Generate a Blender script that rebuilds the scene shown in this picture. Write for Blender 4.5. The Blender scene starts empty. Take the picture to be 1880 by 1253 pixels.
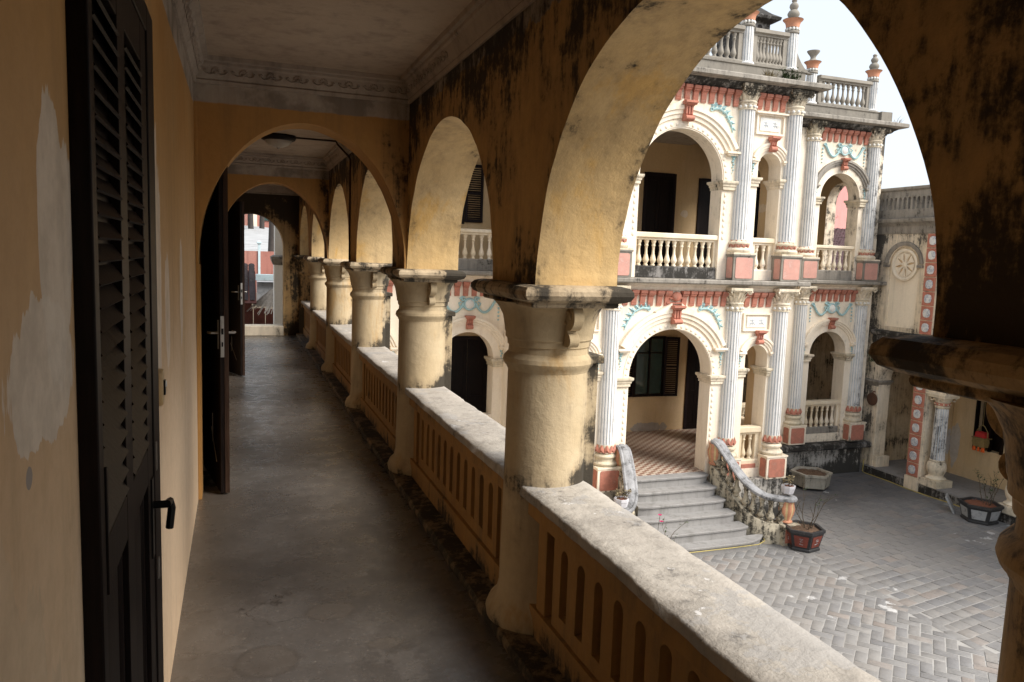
import bpy, bmesh, math, random
from mathutils import Vector, Matrix, noise
random.seed(7)
SC = bpy.context.scene
COL = SC.collection
PI = math.pi

# ------------------------------------------------------------------ camera
EYE = Vector((0.0, 0.0, 1.65))
def camera():
    F, CX, CY = 1400.0, 940.0, 626.5
    d1 = Vector((436.0 - CX, 454.0 - CY, F)).normalized()
    h2 = Vector((1436.0 - CX, 454.0 + 34.0 - CY, F))
    up = d1.cross(h2).normalized()
    if up.y > 0: up = -up
    right = d1.cross(up)
    if right.x < 0: right = -right
    R = Matrix((right, d1, up))
    m = Matrix.Identity(4)
    for i, v in enumerate((R @ Vector((1, 0, 0)), R @ Vector((0, -1, 0)), R @ Vector((0, 0, -1)))):
        for r in range(3): m[r][i] = v[r]
    for r in range(3): m[r][3] = EYE[r]
    cd = bpy.data.cameras.new('camera'); co = bpy.data.objects.new('camera', cd); COL.objects.link(co)
    co.matrix_world = m
    cd.sensor_width = 36.0; cd.lens = 36.0 * F / 1880.0
    cd.clip_start = 0.02; cd.clip_end = 600
    SC.camera = co
camera()

# ------------------------------------------------------------------ sky, sun, exposure
SUN_EL, SUN_ROT = math.radians(43), math.radians(136)
def world():
    w = bpy.data.worlds.new('World'); SC.world = w; w.use_nodes = True
    t = w.node_tree; t.nodes.clear()
    sky = t.nodes.new('ShaderNodeTexSky'); sky.sky_type = 'NISHITA'; sky.sun_disc = False
    sky.sun_elevation = SUN_EL; sky.sun_rotation = SUN_ROT
    sky.dust_density = 1.5; sky.air_density = 1.0; sky.ozone_density = 1.0
    hs = t.nodes.new('ShaderNodeHueSaturation'); hs.inputs['Saturation'].default_value = 0.42
    bg = t.nodes.new('ShaderNodeBackground'); bg.inputs['Strength'].default_value = 0.15
    out = t.nodes.new('ShaderNodeOutputWorld')
    mx = t.nodes.new('ShaderNodeMix'); mx.data_type = 'RGBA'; mx.inputs[0].default_value = 0.90
    mx.inputs[7].default_value = (1.25, 1.37, 1.51, 1)          # even bright cloud cover over the clear sky
    t.links.new(sky.outputs[0], hs.inputs['Color']); t.links.new(hs.outputs[0], mx.inputs[6]); t.links.new(mx.outputs[2], bg.inputs['Color'])
    t.links.new(bg.outputs[0], out.inputs['Surface'])
    l = bpy.data.lights.new('sun', 'SUN'); l.energy = 1.5; l.angle = math.radians(35); l.color = (1.0, 0.945, 0.87)
    o = bpy.data.objects.new('sun', l); COL.objects.link(o)
    d = Vector((math.sin(SUN_ROT) * math.cos(SUN_EL), math.cos(SUN_ROT) * math.cos(SUN_EL), math.sin(SUN_EL)))
    o.rotation_euler = d.to_track_quat('Z', 'Y').to_euler()
    o.location = (6, -20, 30)
world()
SC.view_settings.view_transform = 'Standard'
SC.view_settings.look = 'None'
SC.view_settings.exposure = 2.1
SC.view_settings.gamma = 1.0
SC.view_settings.use_curve_mapping = False
SC.render.engine = 'CYCLES'
SC.cycles.use_denoising = True
try: SC.cycles.denoiser = 'OPENIMAGEDENOISE'
except Exception: pass
SC.cycles.max_bounces = 10; SC.cycles.diffuse_bounces = 6; SC.cycles.glossy_bounces = 3
SC.cycles.sample_clamp_indirect = 8.0
SC.cycles.use_adaptive_sampling = False

# ------------------------------------------------------------------ node helpers
class NT:
    def __init__(s, name):
        s.mat = bpy.data.materials.new(name); s.mat.use_nodes = True
        s.t = s.mat.node_tree; s.b = s.t.nodes['Principled BSDF']
        s._pos = None
    def put(s, inp, v):
        if isinstance(v, bpy.types.NodeSocket): s.t.links.new(v, inp)
        elif isinstance(v, (tuple, list)) and inp.type == 'RGBA' and len(v) == 3: inp.default_value = (*v, 1)
        else: inp.default_value = v
    def n(s, typ, ins=None, **at):
        nd = s.t.nodes.new('ShaderNode' + typ)
        for k, v in at.items(): setattr(nd, k, v)
        for k, v in (ins or {}).items(): s.put(nd.inputs[k], v)
        return nd
    @property
    def pos(s):
        if s._pos is None: s._pos = s.n('NewGeometry').outputs['Position']
        return s._pos
    def xyz(s):
        nd = s.n('SeparateXYZ', {0: s.pos}); return nd.outputs[0], nd.outputs[1], nd.outputs[2]
    def m(s, op, a, b=0.0, c=0.0, clamp=False):
        return s.n('Math', {0: a, 1: b, 2: c}, operation=op, use_clamp=clamp).outputs[0]
    def scl(s, v, k):
        return s.n('VectorMath', {0: v, 1: k}, operation='MULTIPLY').outputs[0]
    def noise(s, scale, detail=4, rough=0.55, vec=None, dist=0.0):
        return s.n('TexNoise', {'Vector': s.pos if vec is None else vec, 'Scale': scale, 'Detail': detail, 'Roughness': rough, 'Distortion': dist}).outputs['Fac']
    def mr(s, v, a, b, c=0.0, d=1.0):
        return s.n('MapRange', {0: v, 1: a, 2: b, 3: c, 4: d}, interpolation_type='SMOOTHSTEP' if a < b else 'LINEAR', clamp=True).outputs[0]
    def mix(s, f, a, b, mode='MIX'):
        nd = s.n('Mix', data_type='RGBA', blend_type=mode)
        s.put(nd.inputs[0], f); s.put(nd.inputs[6], a); s.put(nd.inputs[7], b)
        return nd.outputs[2]
    def bump(s, h, strength=0.3, dist=0.01):
        s.put(s.b.inputs['Normal'], s.n('Bump', {'Height': h, 'Strength': strength, 'Distance': dist}).outputs[0])
    def done(s, col, rough=0.85, spec=0.3):
        s.put(s.b.inputs['Base Color'], col); s.put(s.b.inputs['Roughness'], rough)
        s.put(s.b.inputs['Specular IOR Level'], spec)
        return s.mat

def plaster(name, base, alt, stain=(0.16, 0.11, 0.06), stain_amt=0.35, mold=0.0, mcol=(0.018, 0.016, 0.013), mscale=2.2,
            zones=(), patches=(), band=None, brush=None, rough=0.85, bump=0.35, streak=0.3, sz=0.55, crack=0.0, lime=None, chips=False):
    """lime plaster: two-tone wash, vertical run stains, black mould with ragged outline, limewash patches, fine relief"""
    n = NT(name); X, Y, Z = n.xyz()
    big = n.noise(0.9, 5, 0.6)
    col = n.mix(n.mr(big, 0.35, 0.68), base, alt)
    fine = n.noise(26, 6, 0.7)
    sv = n.scl(n.pos, (5.0, 5.0, sz))
    st = n.noise(1.6, 6, 0.65, sv)
    if brush:
        bv = n.scl(n.pos, (1.5, 1.0, 0.75))
        bm = n.noise(1.7, 4, 0.55, bv, 0.6)
        bk = n.mr(n.m('ADD', bm, n.m('MULTIPLY', n.noise(14, 3, 0.6, sv), 0.12)), 0.60, 0.70)
        col = n.mix(n.m('MULTIPLY', bk, 0.75), col, brush)
    if lime:
        lc, za, zb = lime
        lm = n.mr(n.m('ADD', Z, n.m('MULTIPLY', n.m('SUBTRACT', big, 0.5), 1.6)), za, zb, 1.0, 0.0)
        col = n.mix(n.m('MULTIPLY', lm, 0.8), col, lc)
    relief = None
    for (pa, pb, pc, ra, rb, ax, pcol) in patches:      # limewash patch: ragged ellipse on a wall (ax: first axis)
        u = Y if ax == 'y' else X
        w = Z if ax != 'f' else Y
        du = n.m('DIVIDE', n.m('SUBTRACT', u, pa), ra); dz = n.m('DIVIDE', n.m('SUBTRACT', w, pb), rb)
        d = n.m('ADD', n.m('MULTIPLY', du, du), n.m('MULTIPLY', dz, dz))
        d = n.m('ADD', d, n.m('MULTIPLY', n.m('SUBTRACT', st, 0.5), 2.6))
        d = n.m('ADD', d, n.m('MULTIPLY', n.m('SUBTRACT', n.noise(5, 3, 0.6), 0.5), 1.4))
        pk = n.mr(d, 0.98, 1.03, 1.0, 0.0); relief = pk if relief is None else n.m('MAXIMUM', relief, pk)
        col = n.mix(n.m('MULTIPLY', pk, pc), col, n.mix(n.mr(n.noise(11, 5, 0.65), 0.4, 0.65), pcol, tuple(c * 0.84 for c in pcol)))
    if band:
        zb, bc, bd = band
        zz = n.m('ADD', Z, n.m('MULTIPLY', n.m('SUBTRACT', n.noise(7, 3, 0.6), 0.5), 0.02 + bd))
        bcol = n.mix(n.mr(n.noise(3.5, 5, 0.65), 0.42, 0.62), bc, tuple(c * 0.55 for c in bc))
        col = n.mix(n.mr(zz, zb, zb + 0.012), col, bcol)
    sk = n.mr(n.m('ADD', n.m('MULTIPLY', st, 1 - 0.5 * streak), n.m('MULTIPLY', big, 0.5 * streak)), 0.46, 0.72)
    col = n.mix(n.m('MULTIPLY', sk, stain_amt), col, stain)
    col = n.mix(n.m('MULTIPLY', n.mr(fine, 0.3, 0.75), 0.16), col, tuple(c * 0.5 for c in base))
    spec = n.noise(90, 2, 0.5)
    bias = mold - 0.5
    for (axis, a, b, amt) in zones:
        c = {'x': X, 'y': Y, 'z': Z}[axis]
        zz = n.mr(c, a, b) if a < b else n.mr(c, b, a, 1.0, 0.0)
        bias = n.m('ADD', bias, n.m('MULTIPLY', zz, amt * 0.6))
    mn = n.m('ADD', n.m('MULTIPLY', n.noise(mscale, 10, 0.72), 0.62), n.m('MULTIPLY', n.noise(3.1, 8, 0.7, sv), 0.38))
    mm = n.m('ADD', mn, bias)
    mk = n.mr(n.m('ADD', mm, n.m('MULTIPLY', n.m('SUBTRACT', fine, 0.5), 0.20)), 0.055, 0.15)
    hz = n.mr(mm, -0.06, 0.15)
    col = n.mix(n.m('MULTIPLY', hz, 0.45), col, tuple(0.45 * c + 0.02 for c in stain))
    col = n.mix(n.m('MULTIPLY', mk, 0.9), col, mcol)
    if crack:
        vd = n.n('TexVoronoi', {'Vector': n.n('VectorMath', {0: n.pos, 1: n.n('TexNoise', {'Vector': n.pos, 'Scale': 6.0, 'Detail': 5.0}).outputs['Color']}, operation='ADD').outputs[0], 'Scale': 1.7}, feature='DISTANCE_TO_EDGE').outputs['Distance']
        ck = n.m('MULTIPLY', n.mr(vd, 0.0, 0.012, 1.0, 0.0), n.mr(big, 0.45, 0.6))
        col = n.mix(n.m('MULTIPLY', ck, crack), col, (0.03, 0.025, 0.02))
    if chips:
        cn = n.m('ADD', n.noise(8, 6, 0.7), n.m('MULTIPLY', n.m('SUBTRACT', n.noise(1.9, 3, 0.5), 0.5), 0.5))
        col = n.mix(n.m('MULTIPLY', n.mr(cn, 0.66, 0.69), 0.75), col, (0.66, 0.64, 0.62))
        pt = n.mr(n.m('ADD', n.noise(2.4, 7, 0.65), n.m('MULTIPLY', n.noise(30, 3), 0.1)), 0.61, 0.63)
        col = n.mix(n.m('MULTIPLY', pt, 0.6), col, (0.32, 0.305, 0.29))
    h = n.m('ADD', n.m('MULTIPLY', fine, 0.5), n.m('ADD', n.m('MULTIPLY', n.noise(7, 5, 0.6), 1.0), n.m('MULTIPLY', spec, 0.12)))
    if relief is not None: h = n.m('SUBTRACT', h, n.m('MULTIPLY', relief, 0.35))
    n.bump(h, bump, 0.012)
    return n.done(col, rough, 0.25)

def flat(name, base, var=0.25, rough=0.7, grime=(0.05, 0.045, 0.04), gamt=0.35, scale=6.0, spec=0.3, bump=0.2, metal=0.0):
    n = NT(name)
    a = n.noise(scale, 6, 0.65); f = n.noise(scale * 7, 4, 0.6)
    col = n.mix(n.mr(a, 0.3, 0.7), base, tuple(c * (1 - var) for c in base))
    col = n.mix(n.m('MULTIPLY', n.mr(n.m('ADD', n.m('MULTIPLY', a, 0.6), n.m('MULTIPLY', f, 0.4)), 0.52, 0.68), gamt), col, grime)
    n.bump(n.m('ADD', a, n.m('MULTIPLY', f, 0.5)), bump, 0.006)
    n.put(n.b.inputs['Metallic'], metal)
    return n.done(col, rough, spec)

def wood(name, base, hi, rough=0.45):
    n = NT(name)
    g = n.noise(5, 6, 0.6, n.scl(n.pos, (14, 14, 1.2)))
    col = n.mix(n.mr(g, 0.35, 0.7), base, hi)
    dust = n.noise(3, 6, 0.7)
    col = n.mix(n.m('MULTIPLY', n.mr(dust, 0.5, 0.75), 0.25), col, tuple(c * 1.5 + 0.004 for c in hi))
    n.bump(g, 0.2, 0.004)
    return n.done(col, rough, 0.12)

OCHRE = (0.48, 0.255, 0.082); OCHRE2 = (0.52, 0.305, 0.12)
CREAM = (0.85, 0.745, 0.60); CREAM2 = (0.86, 0.775, 0.65)
BUFF = (0.69, 0.49, 0.25); BUFF2 = (0.71, 0.54, 0.325)
GREYB = (0.46, 0.40, 0.34)
M = {}
M['side'] = plaster('ochre_limewash', OCHRE, OCHRE2, stain_amt=0.25, mold=-0.12, band=(2.515, GREYB, 0.01), bump=0.3, streak=0.5,
    lime=((0.78, 0.60, 0.42), 0.7, 2.2),  # paler lower limewash, with the light reaching the low wall painted in
    patches=[(1.29, 1.66, 0.85, 0.11, 0.21, 'y', (0.76, 0.66, 0.54)), (1.19, 1.47, 0.85, 0.20, 0.10, 'y', (0.76, 0.66, 0.54)), (2.78, 1.58, 0.75, 0.13, 0.46, 'y', (0.76, 0.66, 0.54)), (3.15, 1.40, 0.6, 0.10, 0.22, 'y', (0.76, 0.66, 0.54)),
             (3.9, 1.42, 0.65, 0.10, 0.25, 'y', (0.76, 0.66, 0.54)), (0.9, 0.9, 0.5, 0.3, 0.35, 'y', (0.62, 0.47, 0.31)), (1.09, 1.35, 0.9, 0.016, 0.014, 'y', (0.30, 0.27, 0.25))])
M['cross'] = plaster('ochre_cross_arch', (0.50, 0.27, 0.085), (0.46, 0.245, 0.08), stain_amt=0.35, mold=-0.14, band=(2.53, GREYB, 0.01), zones=[('x', 0.72, 1.08, 0.34)])
M['discbrown'] = flat('rusty_brown_disc', (0.11, 0.055, 0.035), 0.3, 0.7, gamt=0.4)
M['end'] = plaster('ochre_end_wall', (0.46, 0.28, 0.11), (0.5, 0.33, 0.15), stain_amt=0.6, mold=0.01, mscale=3.0, zones=[('z', 1.95, 2.35, 0.30), ('x', 0.75, 1.05, 0.14), ('z', 0.6, 0.1, 0.16)])
M['arc_in'] = plaster('arcade_inner_plaster', (0.56, 0.345, 0.13), (0.50, 0.29, 0.10), stain=(0.17, 0.11, 0.055), stain_amt=0.4, mold=0.012, mscale=2.6, streak=0.2, sz=1.4, bump=0.8,
    zones=[('z', 2.05, 2.6, 0.20), ('z', 1.8, 1.53, 0.10), ('y', 1.5, 0.7, 0.20)], band=(2.57, (0.42, 0.36, 0.29), 0.16))  # y zone puts the near pier's dimness into the mould colour
M['arc_out'] = plaster('arcade_cream_plaster', (0.55, 0.375, 0.17), (0.60, 0.435, 0.23), stain_amt=0.34, mold=-0.055, mscale=2.6, brush=(0.60, 0.36, 0.11), bump=0.55,
    zones=[('x', 1.36, 1.50, 0.20), ('z', 2.15, 2.5, 0.10), ('x', 1.2, 1.1, 0.08)])
M['column'] = plaster('column_buff_plaster', (0.45, 0.345, 0.205), (0.50, 0.405, 0.27), stain_amt=0.42, mold=-0.065, mscale=4.2, bump=0.5,
    zones=[('z', 0.82, 0.68, 0.24), ('z', 0.67, 0.58, -0.26), ('x', 1.32, 1.46, 0.30), ('z', 0.18, 0.02, 0.24), ('z', 1.40, 1.46, 0.10)], brush=(0.42, 0.26, 0.10))
M['colmold'] = plaster('column_blackened_plaster', (0.52, 0.33, 0.14), (0.56, 0.38, 0.19), stain=(0.12, 0.08, 0.04), stain_amt=0.7, mold=0.07, mscale=4.5, bump=0.6)
M['abacus'] = plaster('abacus_weathered_plaster', (0.46, 0.36, 0.235), (0.52, 0.42, 0.29), stain_amt=0.55, mold=0.075, mscale=5.0, bump=0.6, zones=[('x', 1.30, 1.50, 0.26)])
M['bal'] = plaster('balustrade_ochre_plaster', (0.33, 0.175, 0.055), (0.38, 0.215, 0.075), stain_amt=0.55, mold=-0.04, mscale=3.0, bump=0.5, zones=[('z', 0.22, 0.04, 0.22), ('z', 0.54, 0.63, 0.10)])
M['curb'] = plaster('kerb_mossy_cement', (0.20, 0.14, 0.08), (0.26, 0.19, 0.11), stain_amt=0.5, mold=0.12, mscale=4.0, bump=0.8)
M['coping'] = plaster('coping_weathered_cement', (0.38, 0.34, 0.295), (0.45, 0.41, 0.355), stain=(0.20, 0.18, 0.155), stain_amt=0.5, mold=-0.01, mcol=(0.13, 0.12, 0.11), mscale=4.0, bump=0.9, crack=0.35, rough=0.8, chips=True)
M['ceil'] = plaster('ceiling_grey_limewash', (0.52, 0.42, 0.32), (0.43, 0.34, 0.26), stain=(0.15, 0.11, 0.09), stain_amt=0.45, mold=-0.11, mscale=1.4, bump=0.3)
M['cornice_in'] = plaster('gallery_cornice_plaster', (0.44, 0.375, 0.31), (0.37, 0.305, 0.25), stain=(0.12, 0.10, 0.085), stain_amt=0.5, mold=-0.05, mscale=5.0)
M['facade'] = plaster('facade_cream_limewash', CREAM, CREAM2, stain=(0.42, 0.31, 0.18), stain_amt=0.28, mold=-0.125, mcol=(0.05, 0.045, 0.04), mscale=3.2, zones=[('z', 4.2, 4.85, 0.22), ('x', 12.6, 14.2, 0.20), ('z', -2.0, -2.5, 0.25), ('z', 1.0, 1.25, 0.12)], bump=0.3)
M['wingwall'] = plaster('wing_stained_limewash', (0.74, 0.63, 0.47), CREAM, stain=(0.22, 0.19, 0.15), stain_amt=0.55, mold=-0.06, mcol=(0.05, 0.046, 0.042), mscale=2.2, streak=0.1, zones=[('z', 1.95, 2.6, 0.16), ('y', 13.85, 14.25, 0.16), ('z', 0.6, 0.1, 0.10), ('z', -0.3, 0.2, 0.1)], bump=0.4)
M['niche'] = plaster('niche_pale_limewash', (0.84, 0.75, 0.60), (0.78, 0.69, 0.55), stain=(0.3, 0.27, 0.22), stain_amt=0.35, mold=-0.14, zones=[('z', 0.75, 0.25, 0.22)])
M['porch'] = plaster('porch_buff_limewash', (0.60, 0.43, 0.24), (0.64, 0.48, 0.30), stain_amt=0.2, mold=-0.16, zones=[('z', -2.05, -2.3, 0.2)],
    patches=[(9.0, -2.2, 0.8, 0.45, 0.12, 'x', (0.33, 0.31, 0.30)), (9.6, 2.75, 0.6, 0.1, 0.08, 'x', (0.72, 0.64, 0.55))])
M['porch_moldy'] = plaster('moldy_buff_limewash', (0.52, 0.40, 0.25), (0.60, 0.50, 0.36), stain=(0.25, 0.18, 0.1), stain_amt=0.6, mold=0.035, mscale=2.2)
M['wing_in'] = plaster('wing_room_limewash', (0.64, 0.47, 0.27), (0.68, 0.53, 0.34), stain_amt=0.2, mold=-0.15, zones=[('y', 13.35, 13.6, 0.17)],
    patches=[(12.95, -2.35, 0.8, 0.13, 0.5, 'y', (0.52, 0.52, 0.53))])
M['grey'] = plaster('weathered_grey_cement', (0.27, 0.245, 0.21), (0.34, 0.31, 0.27), stain=(0.12, 0.105, 0.09), stain_amt=0.6, mold=0.02, mscale=3.0, bump=0.6)
M['greydark'] = plaster('blackened_cement', (0.25, 0.235, 0.22), (0.33, 0.31, 0.29), stain=(0.06, 0.055, 0.05), stain_amt=0.6, mold=0.13, mscale=3.0, bump=0.6)
M['plinth'] = plaster('plinth_mouldy_whitewash', (0.52, 0.49, 0.45), (0.58, 0.54, 0.48), stain=(0.2, 0.19, 0.17), stain_amt=0.5, mold=0.07, mscale=2.0, streak=0.1, zones=[('z', -2.9, -3.28, 0.16), ('x', 12.4, 14.0, 0.1)])
M['parapet'] = plaster('parapet_grey_plaster', (0.22, 0.20, 0.17), (0.29, 0.265, 0.225), stain=(0.16, 0.14, 0.12), stain_amt=0.6, mold=-0.01, mscale=3.0, streak=0.1)
M['baluster'] = plaster('baluster_cream', (0.72, 0.60, 0.42), CREAM2, stain=(0.4, 0.3, 0.18), stain_amt=0.25, mold=-0.12, mscale=5)
M['balgrey'] = plaster('baluster_grey', (0.26, 0.235, 0.20), (0.33, 0.30, 0.255), stain=(0.2, 0.18, 0.15), stain_amt=0.5, mold=-0.05, mscale=5)
M['white'] = plaster('pilaster_whitewash', (0.76, 0.75, 0.73), (0.70, 0.69, 0.67), stain=(0.35, 0.34, 0.33), stain_amt=0.35, mold=-0.075, mcol=(0.12, 0.12, 0.12), mscale=4.0, zones=[('z', -0.9, -1.6, 0.08), ('x', 13.3, 14.0, 0.16), ('z', 2.2, 3.2, 0.06)])
M['groove'] = flat('pilaster_groove_blue_grey', (0.52, 0.56, 0.60), 0.25, 0.8, gamt=0.3)  # groove paint with the shade inside the flutes mixed into its colour
M['cap'] = plaster('capital_cream', (0.62, 0.54, 0.40), CREAM, stain=(0.25, 0.21, 0.16), stain_amt=0.45, mold=0.0, mscale=5.0, zones=[('z', 4.5, 4.8, 0.22)])
M['red'] = flat('terracotta_paint', (0.50, 0.20, 0.14), 0.3, 0.8, grime=(0.50, 0.34, 0.27), gamt=0.5, scale=9)
M['pinkred'] = flat('pink_panel_paint', (0.58, 0.31, 0.255), 0.2, 0.8, grime=(0.60, 0.47, 0.42), gamt=0.5)
M['turq'] = flat('turquoise_paint', (0.40, 0.60, 0.62), 0.3, 0.8, grime=(0.62, 0.62, 0.55), gamt=0.6, scale=10)
M['brightwash'] = plaster('bright_whitewash', (0.86, 0.82, 0.74), (0.80, 0.76, 0.68), stain_amt=0.2, mold=-0.12)
M['bead'] = flat('white_bead_paint', (0.75, 0.74, 0.70), 0.15, 0.7)
M['door'] = wood('dark_lacquer_wood', (0.0055, 0.0034, 0.0028), (0.0125, 0.0072, 0.0056))
M['shutter'] = wood('purple_brown_shutter', (0.010, 0.0065, 0.007), (0.020, 0.0125, 0.013), 0.5)
M['doorlit'] = wood('brown_door_edge', (0.03, 0.016, 0.010), (0.05, 0.028, 0.018))
M['metal'] = flat('brushed_steel', (0.45, 0.42, 0.38), 0.2, 0.4, metal=0.9, gamt=0.3)
M['blackmetal'] = flat('black_handle_metal', (0.012, 0.012, 0.012), 0.2, 0.35, metal=0.4, gamt=0.2)
M['plastic'] = flat('yellowed_plastic', (0.52, 0.36, 0.18), 0.15, 0.45)
M['glass'] = flat('green_dark_glass', (0.03, 0.06, 0.055), 0.3, 0.08, spec=0.6, gamt=0.1, bump=0.02)
M['shade'] = flat('frosted_shade', (0.46, 0.42, 0.36), 0.15, 0.35, gamt=0.3)
M['step'] = plaster('step_grey_cement', (0.255, 0.245, 0.238), (0.31, 0.30, 0.29), stain=(0.12, 0.112, 0.10), stain_amt=0.5, mold=-0.10, mscale=3.0, bump=0.4)
M['rail'] = plaster('rail_weathered_white', (0.36, 0.36, 0.37), (0.24, 0.24, 0.25), stain=(0.10, 0.10, 0.10), stain_amt=0.8, mold=0.03, mcol=(0.07, 0.07, 0.07), mscale=5.0, bump=0.7)
M['stairbal'] = plaster('stair_baluster_stained', (0.52, 0.46, 0.35), (0.58, 0.50, 0.36), stain=(0.16, 0.14, 0.11), stain_amt=0.7, mold=0.07, mscale=6.0, bump=0.6)
M['urnred'] = flat('urn_terracotta', (0.60, 0.28, 0.17), 0.2, 0.7, grime=(0.25, 0.17, 0.1), gamt=0.4)
M['urnyel'] = flat('urn_yellow_rib', (0.66, 0.50, 0.26), 0.2, 0.7, gamt=0.4)
M['soil'] = flat('dry_soil', (0.16, 0.10, 0.065), 0.4, 0.95, grime=(0.05, 0.035, 0.025), gamt=0.7, scale=18, bump=1.0)
M['leaflitter'] = flat('red_brown_litter', (0.26, 0.10, 0.06), 0.4, 0.9, grime=(0.36, 0.25, 0.15), gamt=0.8, scale=30, bump=1.0)
M['potgrey'] = plaster('planter_grey_stone', (0.36, 0.33, 0.28), (0.42, 0.39, 0.32), stain=(0.17, 0.15, 0.12), stain_amt=0.5, mold=0.0, mscale=6)
M['potblack'] = flat('planter_black_glaze', (0.035, 0.035, 0.037), 0.3, 0.45, grime=(0.12, 0.12, 0.12), gamt=0.5)
M['potred'] = flat('planter_red_panel', (0.20, 0.05, 0.035), 0.3, 0.5, grime=(0.08, 0.03, 0.02), gamt=0.5)
M['potpale'] = flat('planter_pale_panel', (0.36, 0.37, 0.38), 0.2, 0.5, grime=(0.08, 0.08, 0.085), gamt=0.8, scale=12)
M['potwhite'] = flat('small_pot_white', (0.56, 0.55, 0.58), 0.1, 0.5, gamt=0.3)
M['twig'] = flat('dry_twig', (0.10, 0.075, 0.05), 0.3, 0.9)
M['leaf'] = flat('leaf_green', (0.055, 0.085, 0.03), 0.4, 0.7, gamt=0.3)
M['drygrass'] = flat('dry_grass', (0.26, 0.21, 0.12), 0.4, 0.9, gamt=0.2)
M['magenta'] = flat('magenta_petal', (0.50, 0.02, 0.12), 0.2, 0.6, gamt=0.0)
M['yellow'] = flat('yellow_hose', (0.45, 0.36, 0.12), 0.2, 0.6)
M['gold'] = flat('lantern_gold', (0.33, 0.24, 0.10), 0.3, 0.5, gamt=0.4)
M['lred'] = flat('lantern_red', (0.55, 0.04, 0.04), 0.2, 0.5, gamt=0.1)
M['orange'] = flat('orange_tassel', (0.75, 0.13, 0.02), 0.2, 0.7, gamt=0.1)
M['brownpaint'] = flat('brown_board_paint', (0.15, 0.045, 0.03), 0.3, 0.7, gamt=0.4)
M['redwall'] = plaster('faded_red_wall', (0.36, 0.155, 0.125), (0.42, 0.215, 0.175), stain=(0.15, 0.06, 0.05), stain_amt=0.6, mold=-0.05)
M['bluepaint'] = flat('pale_blue_paint', (0.50, 0.62, 0.66), 0.15, 0.6)
M['rooftile'] = flat('dark_roof_tile', (0.085, 0.065, 0.065), 0.5, 0.9, grime=(0.2, 0.17, 0.15), gamt=0.6, scale=5)
M['rooftile2'] = flat('purple_roof_tile', (0.14, 0.085, 0.09), 0.4, 0.9, grime=(0.3, 0.24, 0.22), gamt=0.5, scale=5)
M['thatch'] = flat('pale_thatch', (0.50, 0.42, 0.34), 0.3, 0.95, gamt=0.3, scale=20)
M['pinkwall'] = plaster('pink_house_wall', (0.68, 0.31, 0.29), (0.72, 0.35, 0.32), stain_amt=0.1, mold=-0.2)
M['asph'] = flat('pale_concrete_road', (0.40, 0.40, 0.40), 0.2, 0.9, gamt=0.3, scale=1.2)
M['earth'] = flat('hill_earth', (0.16, 0.13, 0.09), 0.3, 0.95, gamt=0.4, scale=0.6)
M['bark'] = flat('tree_bark', (0.06, 0.05, 0.045), 0.3, 0.9)
M['darkvoid'] = flat('unlit_room_plaster', (0.06, 0.045, 0.03), 0.2, 0.9)
M['hook'] = M['metal']

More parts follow.
